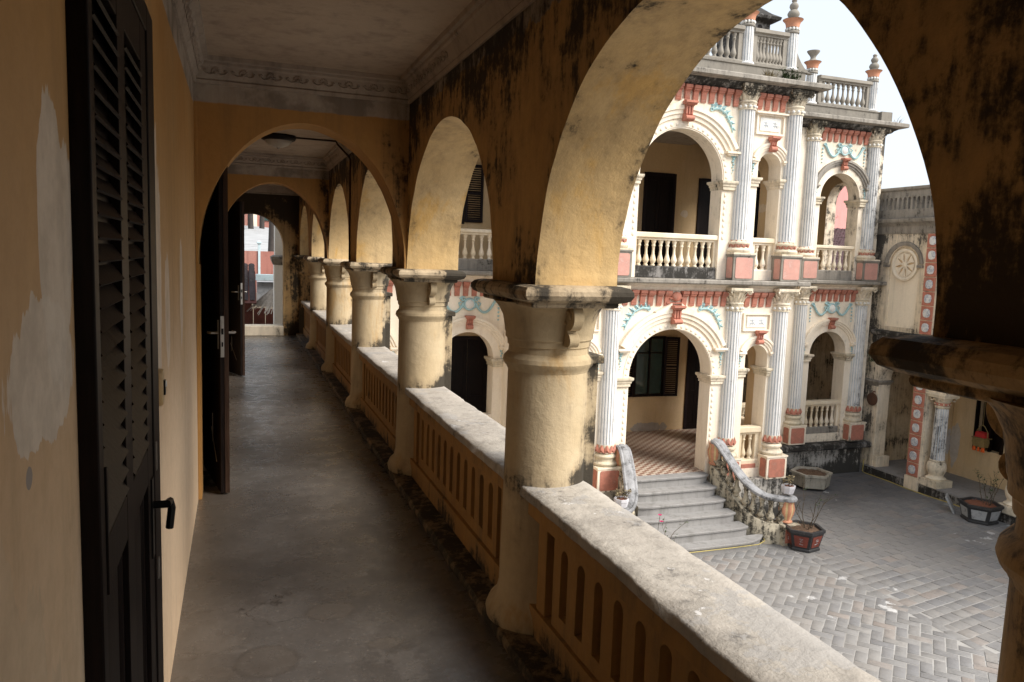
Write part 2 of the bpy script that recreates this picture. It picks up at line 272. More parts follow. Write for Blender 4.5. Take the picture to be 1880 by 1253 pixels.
def floor_mat():
    n = NT('gallery_concrete'); X, Y, Z = n.xyz()
    a = n.noise(1.1, 6, 0.6); b = n.noise(6, 8, 0.7); f = n.noise(40, 4, 0.65)
    col = n.mix(n.mr(a, 0.3, 0.7), (0.062, 0.056, 0.052), (0.122, 0.111, 0.103))
    col = n.mix(n.m('MULTIPLY', n.mr(b, 0.45, 0.75), 0.6), col, (0.05, 0.041, 0.035))
    col = n.mix(n.m('MULTIPLY', n.mr(f, 0.58, 0.70), 0.4), col, (0.27, 0.24, 0.21))
    vd = n.n('TexVoronoi', {'Vector': n.n('VectorMath', {0: n.pos, 1: n.n('TexNoise', {'Vector': n.pos, 'Scale': 4.0, 'Detail': 6.0}).outputs['Color']}, operation='ADD').outputs[0], 'Scale': 0.75}, feature='DISTANCE_TO_EDGE').outputs['Distance']
    col = n.mix(n.m('MULTIPLY', n.mr(vd, 0.0, 0.006, 1.0, 0.0), n.mr(a, 0.42, 0.55)), col, (0.025, 0.02, 0.018))
    s2 = n.noise(2.6, 9, 0.75)
    col = n.mix(n.m('MULTIPLY', n.mr(s2, 0.56, 0.63), 0.45), col, (0.055, 0.046, 0.040))
    col = n.mix(n.m('MULTIPLY', n.mr(s2, 0.38, 0.44, 1.0, 0.0), 0.3), col, (0.19, 0.175, 0.162))
    col = n.mix(n.m('MULTIPLY', n.mr(n.m('ADD', n.noise(55, 2, 0.5), n.m('MULTIPLY', a, 0.15)), 0.80, 0.83), 0.6), col, (0.42, 0.37, 0.31))
    dst = n.m('ADD', X, n.m('MULTIPLY', n.m('SUBTRACT', b, 0.5), 0.35))
    col = n.mix(n.m('MULTIPLY', n.mr(dst, -0.2, 0.12, 1.0, 0.0), 0.45), col, (0.17, 0.135, 0.10))
    for (cx, cy, rx, ry) in ((0.40, 3.42, 0.115, 0.085), (0.58, 3.06, 0.075, 0.045), (0.1, 3.05, 0.12, 0.12), (0.56, 3.56, 0.05, 0.03)):
        du = n.m('DIVIDE', n.m('SUBTRACT', X, cx), rx); dv = n.m('DIVIDE', n.m('SUBTRACT', Y, cy), ry)
        d = n.m('ADD', n.m('ADD', n.m('MULTIPLY', du, du), n.m('MULTIPLY', dv, dv)), n.m('MULTIPLY', n.m('SUBTRACT', b, 0.5), 1.2))
        ring = n.m('MULTIPLY', n.mr(d, 0.72, 0.95), n.mr(d, 1.0, 1.25, 1.0, 0.0))
        col = n.mix(n.m('MULTIPLY', n.mr(d, 0.9, 1.0, 1.0, 0.0), 0.5), col, (0.10, 0.085, 0.072))
        col = n.mix(n.m('MULTIPLY', ring, 0.35), col, (0.05, 0.042, 0.035))
    n.bump(n.m('ADD', b, n.m('MULTIPLY', f, 0.4)), 0.35, 0.008)
    return n.done(col, n.mr(b, 0.3, 0.7, 0.20, 0.40), 0.7)
M['floor'] = floor_mat()

def brick_mat(name, mortar=False):
    n = NT(name); X, Y, Z = n.xyz()
    if mortar:
        col = n.mix(n.mr(n.noise(2.2, 5, 0.6), 0.35, 0.7), (0.37, 0.36, 0.345), (0.25, 0.238, 0.222))
    else:
        r = n.m('FRACT', n.m('ADD', n.n('ObjectInfo').outputs['Random'], n.n('Attribute', attribute_name='rnd').outputs['Fac']))
        cr = n.n('ValToRGB', {0: r}); e = cr.color_ramp
        e.elements[0].position = 0.0; e.elements[0].color = (0.185, 0.182, 0.186, 1)
        e.elements[1].position = 1.0; e.elements[1].color = (0.255, 0.220, 0.198, 1)
        for p, c in ((0.3, (0.228, 0.221, 0.214, 1)), (0.6, (0.200, 0.195, 0.195, 1)), (0.8, (0.255, 0.242, 0.228, 1))):
            k = e.elements.new(p); k.color = c
        col = cr.outputs[0]
        col = n.mix(n.m('MULTIPLY', n.mr(n.noise(9, 6, 0.7), 0.4, 0.7), 0.4), col, (0.105, 0.10, 0.10))
    dirt = n.mr(n.noise(0.45, 5, 0.6), 0.38, 0.66)
    col = n.mix(n.m('MULTIPLY', dirt, 0.6), col, (0.235, 0.22, 0.205))
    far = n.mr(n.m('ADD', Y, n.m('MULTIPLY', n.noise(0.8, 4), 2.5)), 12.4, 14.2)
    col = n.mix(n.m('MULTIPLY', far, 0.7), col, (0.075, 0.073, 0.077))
    sp = n.m('ADD', n.noise(2.6, 5, 0.6), n.m('MULTIPLY', n.m('SUBTRACT', n.noise(0.55, 2, 0.5), 0.5), 0.55))
    sp = n.mr(n.m('ADD', sp, n.m('MULTIPLY', n.m('SUBTRACT', n.noise(17, 4, 0.7), 0.5), 0.16)), 0.725, 0.76)
    col = n.mix(n.m('MULTIPLY', sp, 0.6), col, (0.62, 0.61, 0.60))
    n.bump(n.noise(22, 6, 0.7), 0.4, 0.008)
    return n.done(col, 0.75, 0.35)
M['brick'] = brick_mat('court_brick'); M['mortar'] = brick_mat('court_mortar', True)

def tile_mat():
    n = NT('porch_checker_tile')
    v = n.n('Mapping', {'Vector': n.pos, 'Rotation': (0, 0, math.radians(3))}).outputs[0]
    ch = n.n('TexChecker', {'Vector': n.scl(v, (1, 1, 0)), 'Scale': 11.0}).outputs['Fac']
    d = n.noise(2, 5, 0.6)
    col = n.mix(ch, (0.50, 0.42, 0.34), (0.22, 0.115, 0.08))
    col = n.mix(n.m('MULTIPLY', n.mr(d, 0.45, 0.7), 0.4), col, (0.32, 0.25, 0.19))
    return n.done(col, 0.45, 0.4)
M['tile'] = tile_mat()
def porcelain(name):
    n = NT(name)
    a = n.noise(38, 5, 0.7)
    col = n.mix(n.mr(a, 0.44, 0.54), (0.10, 0.16, 0.30), (0.60, 0.61, 0.62))
    col = n.mix(n.m('MULTIPLY', n.mr(n.noise(9, 3), 0.42, 0.55), 0.7), (0.66, 0.66, 0.65), col)
    return n.done(col, 0.35, 0.5)
M['porcelain'] = porcelain('blue_white_mosaic')

# ------------------------------------------------------------------ mesh helpers
class MB:
    def __init__(s): s.v = []; s.f = []; s.mi = []; s.cur = 0
    def vv(s, *p): s.v.append(p); return len(s.v) - 1
    def face(s, pts, mi=None):
        b = len(s.v); s.v.extend(tuple(p) for p in pts); s.f.append(tuple(range(b, b + len(pts)))); s.mi.append(s.cur if mi is None else mi)
    def grid(s, rows, closed=False, mi=None):
        """rows of equal length point lists, lofted"""
        b = len(s.v); k = len(rows[0])
        for r in rows: s.v.extend(tuple(p) for p in r)
        for i in range(len(rows) - 1):
            for j in range(k if closed else k - 1):
                j2 = (j + 1) % k
                s.f.append((b + i * k + j, b + i * k + j2, b + (i + 1) * k + j2, b + (i + 1) * k + j))
                s.mi.append((mi(i, j) if callable(mi) else (s.cur if mi is None else mi)))
    def box(s, x0, x1, y0, y1, z0, z1, mi=None, mt=None):
        c = [(x, y, z) for z in (z0, z1) for y in (y0, y1) for x in (x0, x1)]
        if mt: c = [tuple(mt @ Vector(p)) for p in c]
        b = len(s.v); s.v.extend(c)
        for q in ((0, 2, 3, 1), (4, 5, 7, 6), (0, 1, 5, 4), (2, 6, 7, 3), (0, 4, 6, 2), (1, 3, 7, 5)):
            s.f.append(tuple(b + i for i in q)); s.mi.append(s.cur if mi is None else mi)
    def lathe(s, prof, cx=0, cy=0, z=0, seg=16, a0=0.0, a1=2 * PI, mi=None, rot=0.0):
        full = abs(a1 - a0 - 2 * PI) < 1e-6
        k = seg if full else seg + 1
        rows = []
        for r, h in prof:
            rows.append([(cx + r * math.cos(a0 + rot + (a1 - a0) * i / seg), cy + r * math.sin(a0 + rot + (a1 - a0) * i / seg), z + h) for i in range(k)])
        s.grid(rows, full, mi)
        for r in (rows[0], rows[-1]):
            if (Vector(r[0]) - Vector(r[len(r) // 2])).length > 1e-4: s.face(r, 0 if callable(mi) else mi)
    def ring(s, prof, x0, x1, y0, y1, cap=True, mi=None):
        """stacked rectangles: prof is (offset, z)"""
        rows = [[(x0 - d, y0 - d, z), (x1 + d, y0 - d, z), (x1 + d, y1 + d, z), (x0 - d, y1 + d, z)] for d, z in prof]
        s.grid(rows, True, mi)
        if cap: s.face(rows[0], mi); s.face(rows[-1], mi)
    def ext(s, poly, P, u0, u1, mi=None):
        """polygon (v,z) extruded along u; P maps (u,v,z)"""
        a = [P(u0, v, z) for v, z in poly]; b = [P(u1, v, z) for v, z in poly]
        s.grid([a, b], True, mi); s.face(a, mi); s.face(b, mi)
    def tube(s, pts, r, seg=6, mi=None, squash=None):
        rows = []; n = len(pts); pts = [Vector(p) for p in pts]
        up = None
        for i, p in enumerate(pts):
            t = (pts[min(i + 1, n - 1)] - pts[max(i - 1, 0)]).normalized()
            if up is None:
                up = Vector((0, 0, 1)) if abs(t.z) < 0.9 else Vector((1, 0, 0))
            a = t.cross(up)
            if a.length < 1e-4: a = t.cross(Vector((0, 1, 0)))
            a.normalize(); b = a.cross(t).normalized(); up = b
            rr = r(i / (n - 1)) if callable(r) else r
            rows.append([tuple(p + a * rr * math.cos(2 * PI * k / seg) + b * rr * math.sin(2 * PI * k / seg)) for k in range(seg)])
        s.grid(rows, True, mi); s.face(rows[0], mi); s.face(rows[-1], mi)
    def arch_wall(s, P, u0, u1, z0, z1, v0, v1, ops, seg=28, front=0, soffit=1, back=1):
        """wall slab pierced by arched openings. ops: (c, hw, zb, zs, rise)"""
        us = {round(u0, 5), round(u1, 5)}
        for c, hw, zb, zs, rise in ops:
            for i in range(seg + 1):
                us.add(round(c - hw * math.cos(PI * i / seg), 5))
        us = sorted(u for u in us if u0 - 1e-6 <= u <= u1 + 1e-6)
        def at(u, o):
            c, hw, zb, zs, rise = o
            return zs + rise * math.sqrt(max(0.0, 1 - ((u - c) / hw) ** 2))
        for a, b in zip(us[:-1], us[1:]):
            mid = (a + b) / 2; o = next((o for o in ops if abs(mid - o[0]) < o[1]), None)
            def both(za0, za1, zb0, zb1):
                for v, mi in ((v0, front), (v1, back)):
                    s.face([P(a, v, za0), P(b, v, za1), P(b, v, zb1), P(a, v, zb0)], mi)
            s.face([P(a, v0, z1), P(b, v0, z1), P(b, v1, z1), P(a, v1, z1)], back)
            if o is None:
                both(z0, z0, z1, z1); s.face([P(a, v0, z0), P(b, v0, z0), P(b, v1, z0), P(a, v1, z0)], back)
            else:
                ha, hb = at(a, o), at(b, o)
                both(ha, hb, z1, z1)
                s.face([P(a, v0, ha), P(b, v0, hb), P(b, v1, hb), P(a, v1, ha)], soffit)
                if o[2] > z0 + 1e-5:
                    both(z0, z0, o[2], o[2])
                    s.face([P(a, v0, o[2]), P(b, v0, o[2]), P(b, v1, o[2]), P(a, v1, o[2])], soffit)
                    s.face([P(a, v0, z0), P(b, v0, z0), P(b, v1, z0), P(a, v1, z0)], back)
        for c, hw, zb, zs, rise in ops:
            for u in (c - hw, c + hw):
                if u0 - 1e-6 <= u <= u1 + 1e-6:
                    s.face([P(u, v0, max(zb, z0)), P(u, v1, max(zb, z0)), P(u, v1, zs), P(u, v0, zs)], soffit)
        for u in (u0, u1):
            if not any(abs(u - o[0]) < o[1] for o in ops):
                s.face([P(u, v0, z0), P(u, v1, z0), P(u, v1, z1), P(u, v0, z1)], back)
    def arc(s, P, c, zs, ry, prof, a0, a1, n=24, mi=None):
        """moulding: prof (radius, depth) polygon swept round an arch; ry vertical stretch"""
        rows = []
        for i in range(n + 1):
            t = a0 + (a1 - a0) * i / n
            rows.append([P(c + r * math.cos(t), v, zs + r * ry * math.sin(t)) for r, v in prof])
        s.grid(rows, True, mi); s.face(rows[0], mi); s.face(rows[-1], mi)
    def ball(s, c, r, mi=None, sx=1, sy=1, sz=1, seg=8):
        prof = [(r * math.sin(PI * i / 5), -r * math.cos(PI * i / 5)) for i in range(6)]
        rows = [[(c[0] + sx * a * math.cos(2 * PI * k / seg), c[1] + sy * a * math.sin(2 * PI * k / seg), c[2] + sz * h) for k in range(seg)] for a, h in prof]
        s.grid(rows, True, mi)
    def mesh(s, name, mats, ang=38, wob=0.0):
        me = bpy.data.meshes.new(name)
        v = s.v
        if wob:
            v = [tuple(Vector(p) + wob * Vector(noise.noise_vector(Vector(p) * 2.3)) + 0.5 * wob * Vector(noise.noise_vector(Vector(p) * 9.0))) for p in v]
        me.from_pydata(v, [], s.f)
        me.polygons.foreach_set('material_index', s.mi)
        bm = bmesh.new(); bm.from_mesh(me)
        bmesh.ops.remove_doubles(bm, verts=bm.verts, dist=1e-5)
        bmesh.ops.recalc_face_normals(bm, faces=bm.faces)
        bm.to_mesh(me); bm.free()
        for m in (mats if isinstance(mats, (list, tuple)) else [mats]): me.materials.append(M[m])
        me.polygons.foreach_set('use_smooth', [True] * len(me.polygons))
        me.set_sharp_from_angle(angle=math.radians(ang))
        return me

def PX(u, v, z): return (u, v, z)          # wall along X, v = Y
def PY(u, v, z): return (v, u, z)          # wall along Y, v = X

def setp(o, parent):
    if parent is not None:
        o.parent = parent; o.matrix_parent_inverse = parent.matrix_basis.inverted()
def obj(name, me, parent=None, loc=None, rz=0.0, bevel=0.0):
    o = bpy.data.objects.new(name, me); COL.objects.link(o)
    if loc is not None: o.location = loc
    if rz: o.rotation_euler = (0, 0, rz)
    setp(o, parent)
    if bevel:
        b = o.modifiers.new('bevel', 'BEVEL'); b.width = bevel; b.segments = 2; b.limit_method = 'ANGLE'; b.harden_normals = True; b.angle_limit = math.radians(40)
    return o
def thing(name, label, cat, loc=(0, 0, 0), group=None):
    o = bpy.data.objects.new(name, None); COL.objects.link(o); o.location = loc; o.empty_display_size = 0.1
    tag(o, label, cat, group); return o
def tag(o, label, cat, group=None):
    o['kind'] = 'thing'
    o['label'] = label; o['category'] = cat
    if group: o['group'] = group
    return o
def struct(o, label=None, kind='structure'):
    o['kind'] = kind
    if label: o['label'] = label
    return o
def B(name, mats, x0, x1, y0, y1, z0, z1, parent=None, bevel=0.0, wob=0.0):
    mb = MB(); mb.box(x0, x1, y0, y1, z0, z1); return obj(name, mb.mesh(name, mats, wob=wob), parent, bevel=bevel)
def kids(o): return [c for c in COL.objects if c.parent == o]
def dup(src, d, label=None, group=None):
    """copy a thing with its parts and sub-parts, shifted by d"""
    d = Vector(d)
    def cp(o, par):
        c = o.copy(); COL.objects.link(c); c.location = o.location + d
        if par is not None: c.parent = par; c.matrix_parent_inverse = par.matrix_basis.inverted()
        for k in kids(o): cp(k, c)
        return c
    r = cp(src, None)
    if label: r['label'] = label
    if group: r['group'] = group
    return r
# ------------------------------------------------------------------ ground and setting
ZC = -3.28                      # courtyard level
mb = MB(); mb.box(-250, 250, -250, 250, -3.9, ZC - 0.05)
struct(obj('ground', mb.mesh('ground', 'earth')), 'bare earth ground reaching to the horizon')
mb = MB(); mb.box(1.5, 16.6, -9.0, 14.3, ZC - 0.3, ZC - 0.0055)
court = struct(obj('courtyard', mb.mesh('courtyard', 'mortar')), 'courtyard bedded in pale mortar between the buildings')

def pavers():
    """running bond field (rows turned 10 degrees) and a herringbone walk beside it"""
    L = []
    def poly_in(cx, cy): return 3.6 < cx < 14.22 and 3.2 < cy < 14.0
    a = math.radians(9.8); ux = Vector((math.cos(a), math.sin(a))); uy = Vector((-math.sin(a), math.cos(a)))
    w, h = 0.262, 0.196
    for j in range(-20, 62):
        for i in range(-14, 44):
            c = Vector((9.18, 4.0)) + ux * ((i + (0.5 if j % 2 else 0)) * w) + uy * (j * h)
            if c.x < 9.24 or not poly_in(c.x, c.y): continue
            L.append((c.x, c.y, a, w - 0.017, h - 0.017))
    y = 3.3
    while y < 12.2:
        L.append((9.19, y, PI / 2, 0.262 - 0.014, 0.15)); y += 0.262
    w = 0.148; t = math.radians(-48)
    R = Matrix.Rotation(t, 2)
    for j in range(-60, 60):
        for i in range(-60, 60):
            # herringbone unit: one brick along each axis
            k = (i - j) % 4
            if k == 0: c = Vector((i + 1.0, j + 0.5)) * w; ang = t
            elif k == 3: c = Vector((i + 0.5, j + 1.0)) * w; ang = t + PI / 2
            else: continue
            c = R @ c + Vector((7.2, 7.0))
            if c.x > 9.13 or not poly_in(c.x, c.y): continue
            if c.y > 11.0 and 6.0 < c.x < 9.0: continue
            L.append((c.x, c.y, ang, 2 * w - 0.015, w - 0.015))
    fwd = Vector((0.336, 0.935))
    def seen(b):
        x, y = b[0], b[1]
        zc = x * 0.338 + y * 0.935 + 4.93 * 0.11
        xc = x * 0.941 - y * 0.336 - 4.93 * 0.034 * -1
        u = 940 + 1400 * xc / zc
        ok = 1270 < u < 1850
        edge = 1.43 * (y / max(y, 0.1))
        # hidden below the gallery coping: sight line over the coping edge at x=1.43, z=0.68
        tt = 4.93 / (1.65 - 0.68)
        return ok and x > 1.43 * tt * 0.97
    vis = sorted((b for b in L if seen(b)), key=lambda b: (b[0] ** 2 + b[1] ** 2) - b[3] * 6)
    near = set(id(b) for b in vis[:300])
    rest = MB(); rnd = []
    cache = {}
    for b in L:
        x, y, a, lw, lh = b
        if id(b) in near:
            key = (round(lw, 3), round(lh, 3))
            if key not in cache:
                m = MB(); e = 0.004
                rows = [[(-lw / 2, -lh / 2, -0.02), (lw / 2, -lh / 2, -0.02), (lw / 2, lh / 2, -0.02), (-lw / 2, lh / 2, -0.02)],
                        [(-lw / 2, -lh / 2, -0.003), (lw / 2, -lh / 2, -0.003), (lw / 2, lh / 2, -0.003), (-lw / 2, lh / 2, -0.003)],
                        [(-lw / 2 + e, -lh / 2 + e, 0), (lw / 2 - e, -lh / 2 + e, 0), (lw / 2 - e, lh / 2 - e, 0), (-lw / 2 + e, lh / 2 - e, 0)]]
                m.grid(rows, True); m.face(rows[-1]); cache[key] = m.mesh('brick', 'brick', 60)
            o = bpy.data.objects.new('brick', cache[key]); COL.objects.link(o)
            o.location = (x, y, ZC + random.uniform(-0.004, 0.003)); o.rotation_euler = (random.uniform(-.008, .008), random.uniform(-.008, .008), a + random.uniform(-.015, .015))
            setp(o, court)
        else:
            ca, sa = math.cos(a), math.sin(a); z = ZC + random.uniform(-0.004, 0.003)
            q = [(x + px * ca - py * sa, y + px * sa + py * ca) for px, py in ((-lw / 2, -lh / 2), (lw / 2, -lh / 2), (lw / 2, lh / 2), (-lw / 2, lh / 2))]
            rows = [[(p[0], p[1], ZC - 0.02) for p in q], [(p[0], p[1], z) for p in q]]
            r0 = len(rest.f); rest.grid(rows, True); rest.face(rows[1]); rnd += [random.random()] * (len(rest.f) - r0)
    me = bpy.data.meshes.new('brick_paving'); me.from_pydata(rest.v, [], rest.f); me.materials.append(M['brick'])
    at = me.attributes.new('rnd', 'FLOAT', 'FACE'); at.data.foreach_set('value', rnd)
    struct(obj('brick_paving', me, court), None, 'stuff')
pavers()

# ------------------------------------------------------------------ gallery (west wing, where the camera stands)
XL, XI, XO = -0.25, 1.10, 1.46
PITCH = 2.42; Y0 = 3.065; HP = 0.27
YS, YE = -4.4, 15.12
mb = MB(); mb.box(XL - 0.3, XO, YS - 0.3, YE + 0.45, -0.28, 0.0)
struct(obj('gallery_floor', mb.mesh('gallery_floor', 'floor')), 'worn dark concrete floor of the upper gallery')
mb = MB(); mb.box(XL - 0.5, 1.50, YS - 0.4, YE + 0.5, 2.80, 3.05)
roof = struct(obj('gallery_ceiling', mb.mesh('gallery_ceiling', 'ceil')), 'grey limewashed flat ceiling of the gallery')
B('parapet', 'parapet', 1.36, 1.49, YS - 0.4, YE + 0.5, 3.05, 3.45, roof)
mb = MB(); mb.box(XL - 0.35, XO - 0.02, YS - 0.3, YE + 0.4, ZC, -0.28)
tag(obj('gallery_basement', mb.mesh('gallery_basement', 'facade')), 'cream lower storey wall under the gallery', 'wall')
mb = MB(); mb.box(XL - 0.3, XL, YS - 0.3, YE + 0.2, 0.0, 2.80)
wall = tag(obj('gallery_wall', mb.mesh('gallery_wall', 'side')), 'long ochre gallery wall with pale limewash patches, left of the walkway', 'wall')
mb = MB(); mb.box(XL, XO, YS - 0.3, YS, 0.0, 2.80)
tag(obj('closing_wall', mb.mesh('closing_wall', 'side')), 'ochre wall closing the gallery behind the viewer', 'wall')

# arcade wall with its row of arches
ops = [(Y0 + PITCH * (k + 0.5), PITCH / 2 - HP, 1.50, 1.54, 0.87) if k not in (-1, -2) else (1.878, 0.917, 1.50, 1.54, 0.87) if k == -1 else (-0.95, 0.55, 1.50, 1.54, 0.6) for k in range(-3, 5)]
mb = MB(); mb.arch_wall(PY, YS, YE, 1.53, 2.80, XI, XO, ops, seg=72, front=0, soffit=1, back=1)
arcade = tag(obj('arcade_wall', mb.mesh('arcade_wall', ['arc_in', 'arc_out'], 30, 0.006)), 'mouldy ochre arcade wall of round arches above the gallery columns', 'arcade')
# transverse arches and end wall
crossx = [(0.425, 0.655, 0.0, 1.54, 0.92)]
lab = ['nearer ochre cross arch spanning the walkway, framing the ceiling lamp', 'farther ochre cross arch spanning the walkway beyond the ceiling lamp']
TH = 0.135                      # half thickness of the cross arches
CROSS = [Y0 + PITCH - 0.13, Y0 + 3 * PITCH - 0.13]
for yy, l in zip(CROSS, lab):
    mb = MB(); mb.arch_wall(PX, XL, XI, 1.53, 2.80, yy - TH, yy + TH, [(0.425, 0.66, 1.53, 1.54, 0.92)], seg=40, front=0, soffit=0, back=0)
    mb.box(XL, XL + 0.022, yy - TH + 0.01, yy + TH - 0.01, 0.0, 1.531)
    tag(obj('cross_arch', mb.mesh('cross_arch', 'cross', 30, 0.004)), l, 'arch', 'cross arches of the gallery')
mb = MB(); mb.arch_wall(PX, XL, XI + 0.36, 0.0, 2.80, YE - 0.02, YE + 0.36, [(0.245, 0.575, 0.0, 1.68, 0.60)], seg=36, front=0, soffit=0, back=0)
tag(obj('end_wall', mb.mesh('end_wall', 'end', 30, 0.005)), 'stained end wall of the gallery with an open arched doorway', 'wall')
mb = MB(); mb.box(-0.33, 0.82, YE - 0.06, YE + 0.40, 0.0, 0.18)
tag(obj('threshold', mb.mesh('threshold', 'niche', wob=0.004), bevel=0.01), 'pale raised cement threshold in the far arched doorway', 'threshold')

# ceiling mouldings of the bays: one thing per run
mp = [(0.0, 2.645), (0.012, 2.645), (0.02, 2.665), (0.014, 2.675), (0.028, 2.69), (0.05, 2.745), (0.062, 2.755), (0.064, 2.77), (0.085, 2.775), (0.088, 2.80), (0.0, 2.80)]
def orn_mesh():
    m = MB()
    for k in range(7):
        t = math.radians(-78 + 26 * k); c, s_ = math.sin(t), math.cos(t)
        w = 0.0085; l = 0.038 - 0.002 * abs(k - 3)
        base = Vector((0.006 * c, 0, 0.006 * s_)); tip = Vector((l * c, 0, l * s_)); nrm = Vector((s_, 0, -c)) * w; mid = base.lerp(tip, 0.6)
        m.face([base, mid + nrm, mid + Vector((0, 0.008, 0))]); m.face([mid + nrm, tip, mid + Vector((0, 0.008, 0))])
        m.face([base, mid - nrm, mid + Vector((0, 0.008, 0))]); m.face([mid - nrm, tip, mid + Vector((0, 0.008, 0))])
    m.ball((0, 0.003, -0.002), 0.011, seg=6)
    for s_ in (-1, 1):
        m.tube([(s_ * 0.012, 0.003, -0.008), (s_ * 0.035, 0.003, -0.014), (s_ * 0.058, 0.003, -0.006), (s_ * 0.066, 0.003, 0.008), (s_ * 0.058, 0.003, 0.016), (s_ * 0.052, 0.003, 0.008)], 0.005, 4)
    return m.mesh('ornament', 'cornice_in', 20)
ORN = orn_mesh()
def bay_moulding(ya, yb, detail, label):
    t = thing('ceiling_moulding', label, 'moulding', (XL, (ya + yb) / 2, 2.64), 'ornate plaster mouldings round the gallery ceiling')
    m = MB(); m.ext(mp, lambda u, v, z: (XL + v, u, z), ya, yb); obj('moulding_run', m.mesh('moulding_run', 'cornice_in', 25), t)
    m = MB(); m.ext(mp, lambda u, v, z: (XI - v, u, z), ya, yb); obj('moulding_run', m.mesh('moulding_run', 'cornice_in', 25), t)
    m = MB(); m.ext(mp, lambda u, v, z: (u, yb - v, z), XL + 0.002, XI - 0.002); obj('moulding_run', m.mesh('moulding_run', 'cornice_in', 25), t)
    m = MB(); m.ext(mp, lambda u, v, z: (u, ya + v, z), XL + 0.002, XI - 0.002); obj('moulding_run', m.mesh('moulding_run', 'cornice_in', 25), t)
    if detail:
        n = 8
        for i in range(n):
            o = obj('ornament', ORN, None, (XL + 0.13 + (XI - XL - 0.22) * i / (n - 1), yb - 0.038, 2.712), PI); o.rotation_euler = (math.radians(-22), 0, PI); setp(o, t)
        k = 0
        while k < 14:
            y = yb - 0.14 - 0.152 * k
            o = obj('ornament', ORN, None, (XL + 0.038, y, 2.712)); o.rotation_euler = (math.radians(-22), 0, -PI / 2); setp(o, t); k += 1
        for i in range(7):
            y = yb - 0.14 - 0.152 * i
            o = obj('ornament', ORN, None, (XI - 0.038, y, 2.712)); o.rotation_euler = (math.radians(-22), 0, PI / 2); setp(o, t)
bay_moulding(YS, CROSS[0] - TH, True, 'leafy plaster moulding round the nearest ceiling bay')
bay_moulding(CROSS[0] + TH, CROSS[1] - TH, True, 'leafy plaster moulding round the ceiling bay with the lamp')
bay_moulding(CROSS[1] + TH, YE - 0.02, False, 'plaster moulding round the farthest ceiling bay')

# columns
def column(y, label, ah=0.305, cm='column', am='abacus'):
    cx = 1.28
    t = thing('column', label, 'column', (cx, y, 0.05), 'columns of the gallery arcade')
    m = MB(); m.lathe([(0.235, 0.05), (0.24, 0.08), (0.225, 0.12), (0.195, 0.15), (0.183, 0.20), (0.178, 0.60), (0.175, 1.172)], cx, y, 0, 40); obj('shaft', m.mesh('shaft', cm, 50, wob=0.003), t)
    m = MB(); m.lathe([(0.176, 1.165), (0.180, 1.172), (0.183, 1.18), (0.193, 1.19), (0.199, 1.205), (0.196, 1.222), (0.184, 1.236), (0.176, 1.244), (0.174, 1.27), (0.181, 1.275), (0.183, 1.298), (0.186, 1.302), (0.191, 1.306), (0.191, 1.326), (0.194, 1.332),
                       (0.198, 1.36), (0.205, 1.40), (0.222, 1.435), (0.242, 1.458), (0.246, 1.462)], cx, y, 0, 40); obj('capital', m.mesh('capital', cm, 30, wob=0.002), t)
    m = MB(); m.ring([(0.0, 1.452), (0.012, 1.455), (0.016, 1.466), (0.012, 1.472), (0.03, 1.476), (0.052, 1.486), (0.062, 1.503), (0.06, 1.520), (0.048, 1.534), (0.02, 1.541), (-0.02, 1.541)], 1.085, 1.432, y - ah, y + ah)
    obj('abacus', m.mesh('abacus', am, 30, wob=0.006), t, bevel=0.006)
    # scrolled ears on both faces along the arcade
    pr = []
    for i in range(15):
        a = math.radians(95 - 190 * i / 14); pr.append((0.030 + 0.060 * math.cos(a), 1.410 + 0.055 * math.sin(a)))
    for i in range(11):
        a = math.radians(80 - 190 * i / 10); pr.append((0.022 + 0.034 * math.cos(a), 1.315 + 0.030 * math.sin(a)))
    pr = [(-0.03, 1.465)] + pr + [(-0.03, 1.285)]
    for sgn in (-1, 1):
        m = MB(); m.ext(pr, lambda u, v, z, s=sgn: (u, y + s * (0.195 + v), z), cx - 0.012, cx + 0.033)
        m.tube([(cx - 0.014, y + sgn * (0.195 + 0.03 + 0.03 * math.cos(q * 0.7)), 1.405 + 0.03 * math.sin(q * 0.7)) for q in range(7)], 0.007, 5)
        obj('scroll_bracket', m.mesh('scroll_bracket', cm, 35), t, bevel=0.003)
    m = MB(); m.box(1.40, 1.485, y - 0.085, y + 0.085, 0.60, 1.20); m.box(1.38, 1.50, y - 0.11, y + 0.11, 1.20, 1.235); obj('pilaster', m.mesh('pilaster', cm, wob=0.002), t, bevel=0.006)
    return t
CL = {-1: 'dark mouldy column standing just beyond the right edge of the view', 0: 'dark silhouetted column with a scroll bracket at the right edge of the frame', 1: 'largest fully seen round column, beside the nearest stretch of coping', 2: 'second round column from the viewer, under the nearer cross arch',
      3: 'third round column, standing just beyond the nearer cross arch', 4: 'fourth round column, under the farther cross arch', 5: 'smallest mouldy column before the far doorway'}
for k in range(-2, 6):
    if k - 0 == -2: continue
    column(Y0 + PITCH * (k - 1) + (0.055 if k == 0 else 0), CL[k], *((0.262, 'colmold', 'colmold') if k <= 0 else (0.305,)))
# half column against the end wall
m = MB(); t = thing('half_column', 'stained half column against the end wall of the gallery', 'column', (1.28, YE - 0.05, 0.05), 'columns of the gallery arcade')
m.lathe([(0.18, 0.05), (0.175, 1.17), (0.198, 1.2), (0.175, 1.24), (0.18, 1.3), (0.2, 1.4), (0.24, 1.46)], 1.28, YE - 0.03, 0, 24); obj('shaft', m.mesh('shaft', 'end', 40), t)
m = MB(); m.ring([(0.0, 1.452), (0.03, 1.476), (0.06, 1.503), (0.05, 1.534), (-0.02, 1.541)], 1.06, 1.50, YE - 0.28, YE - 0.03); obj('abacus', m.mesh('abacus', 'end', 30), t)

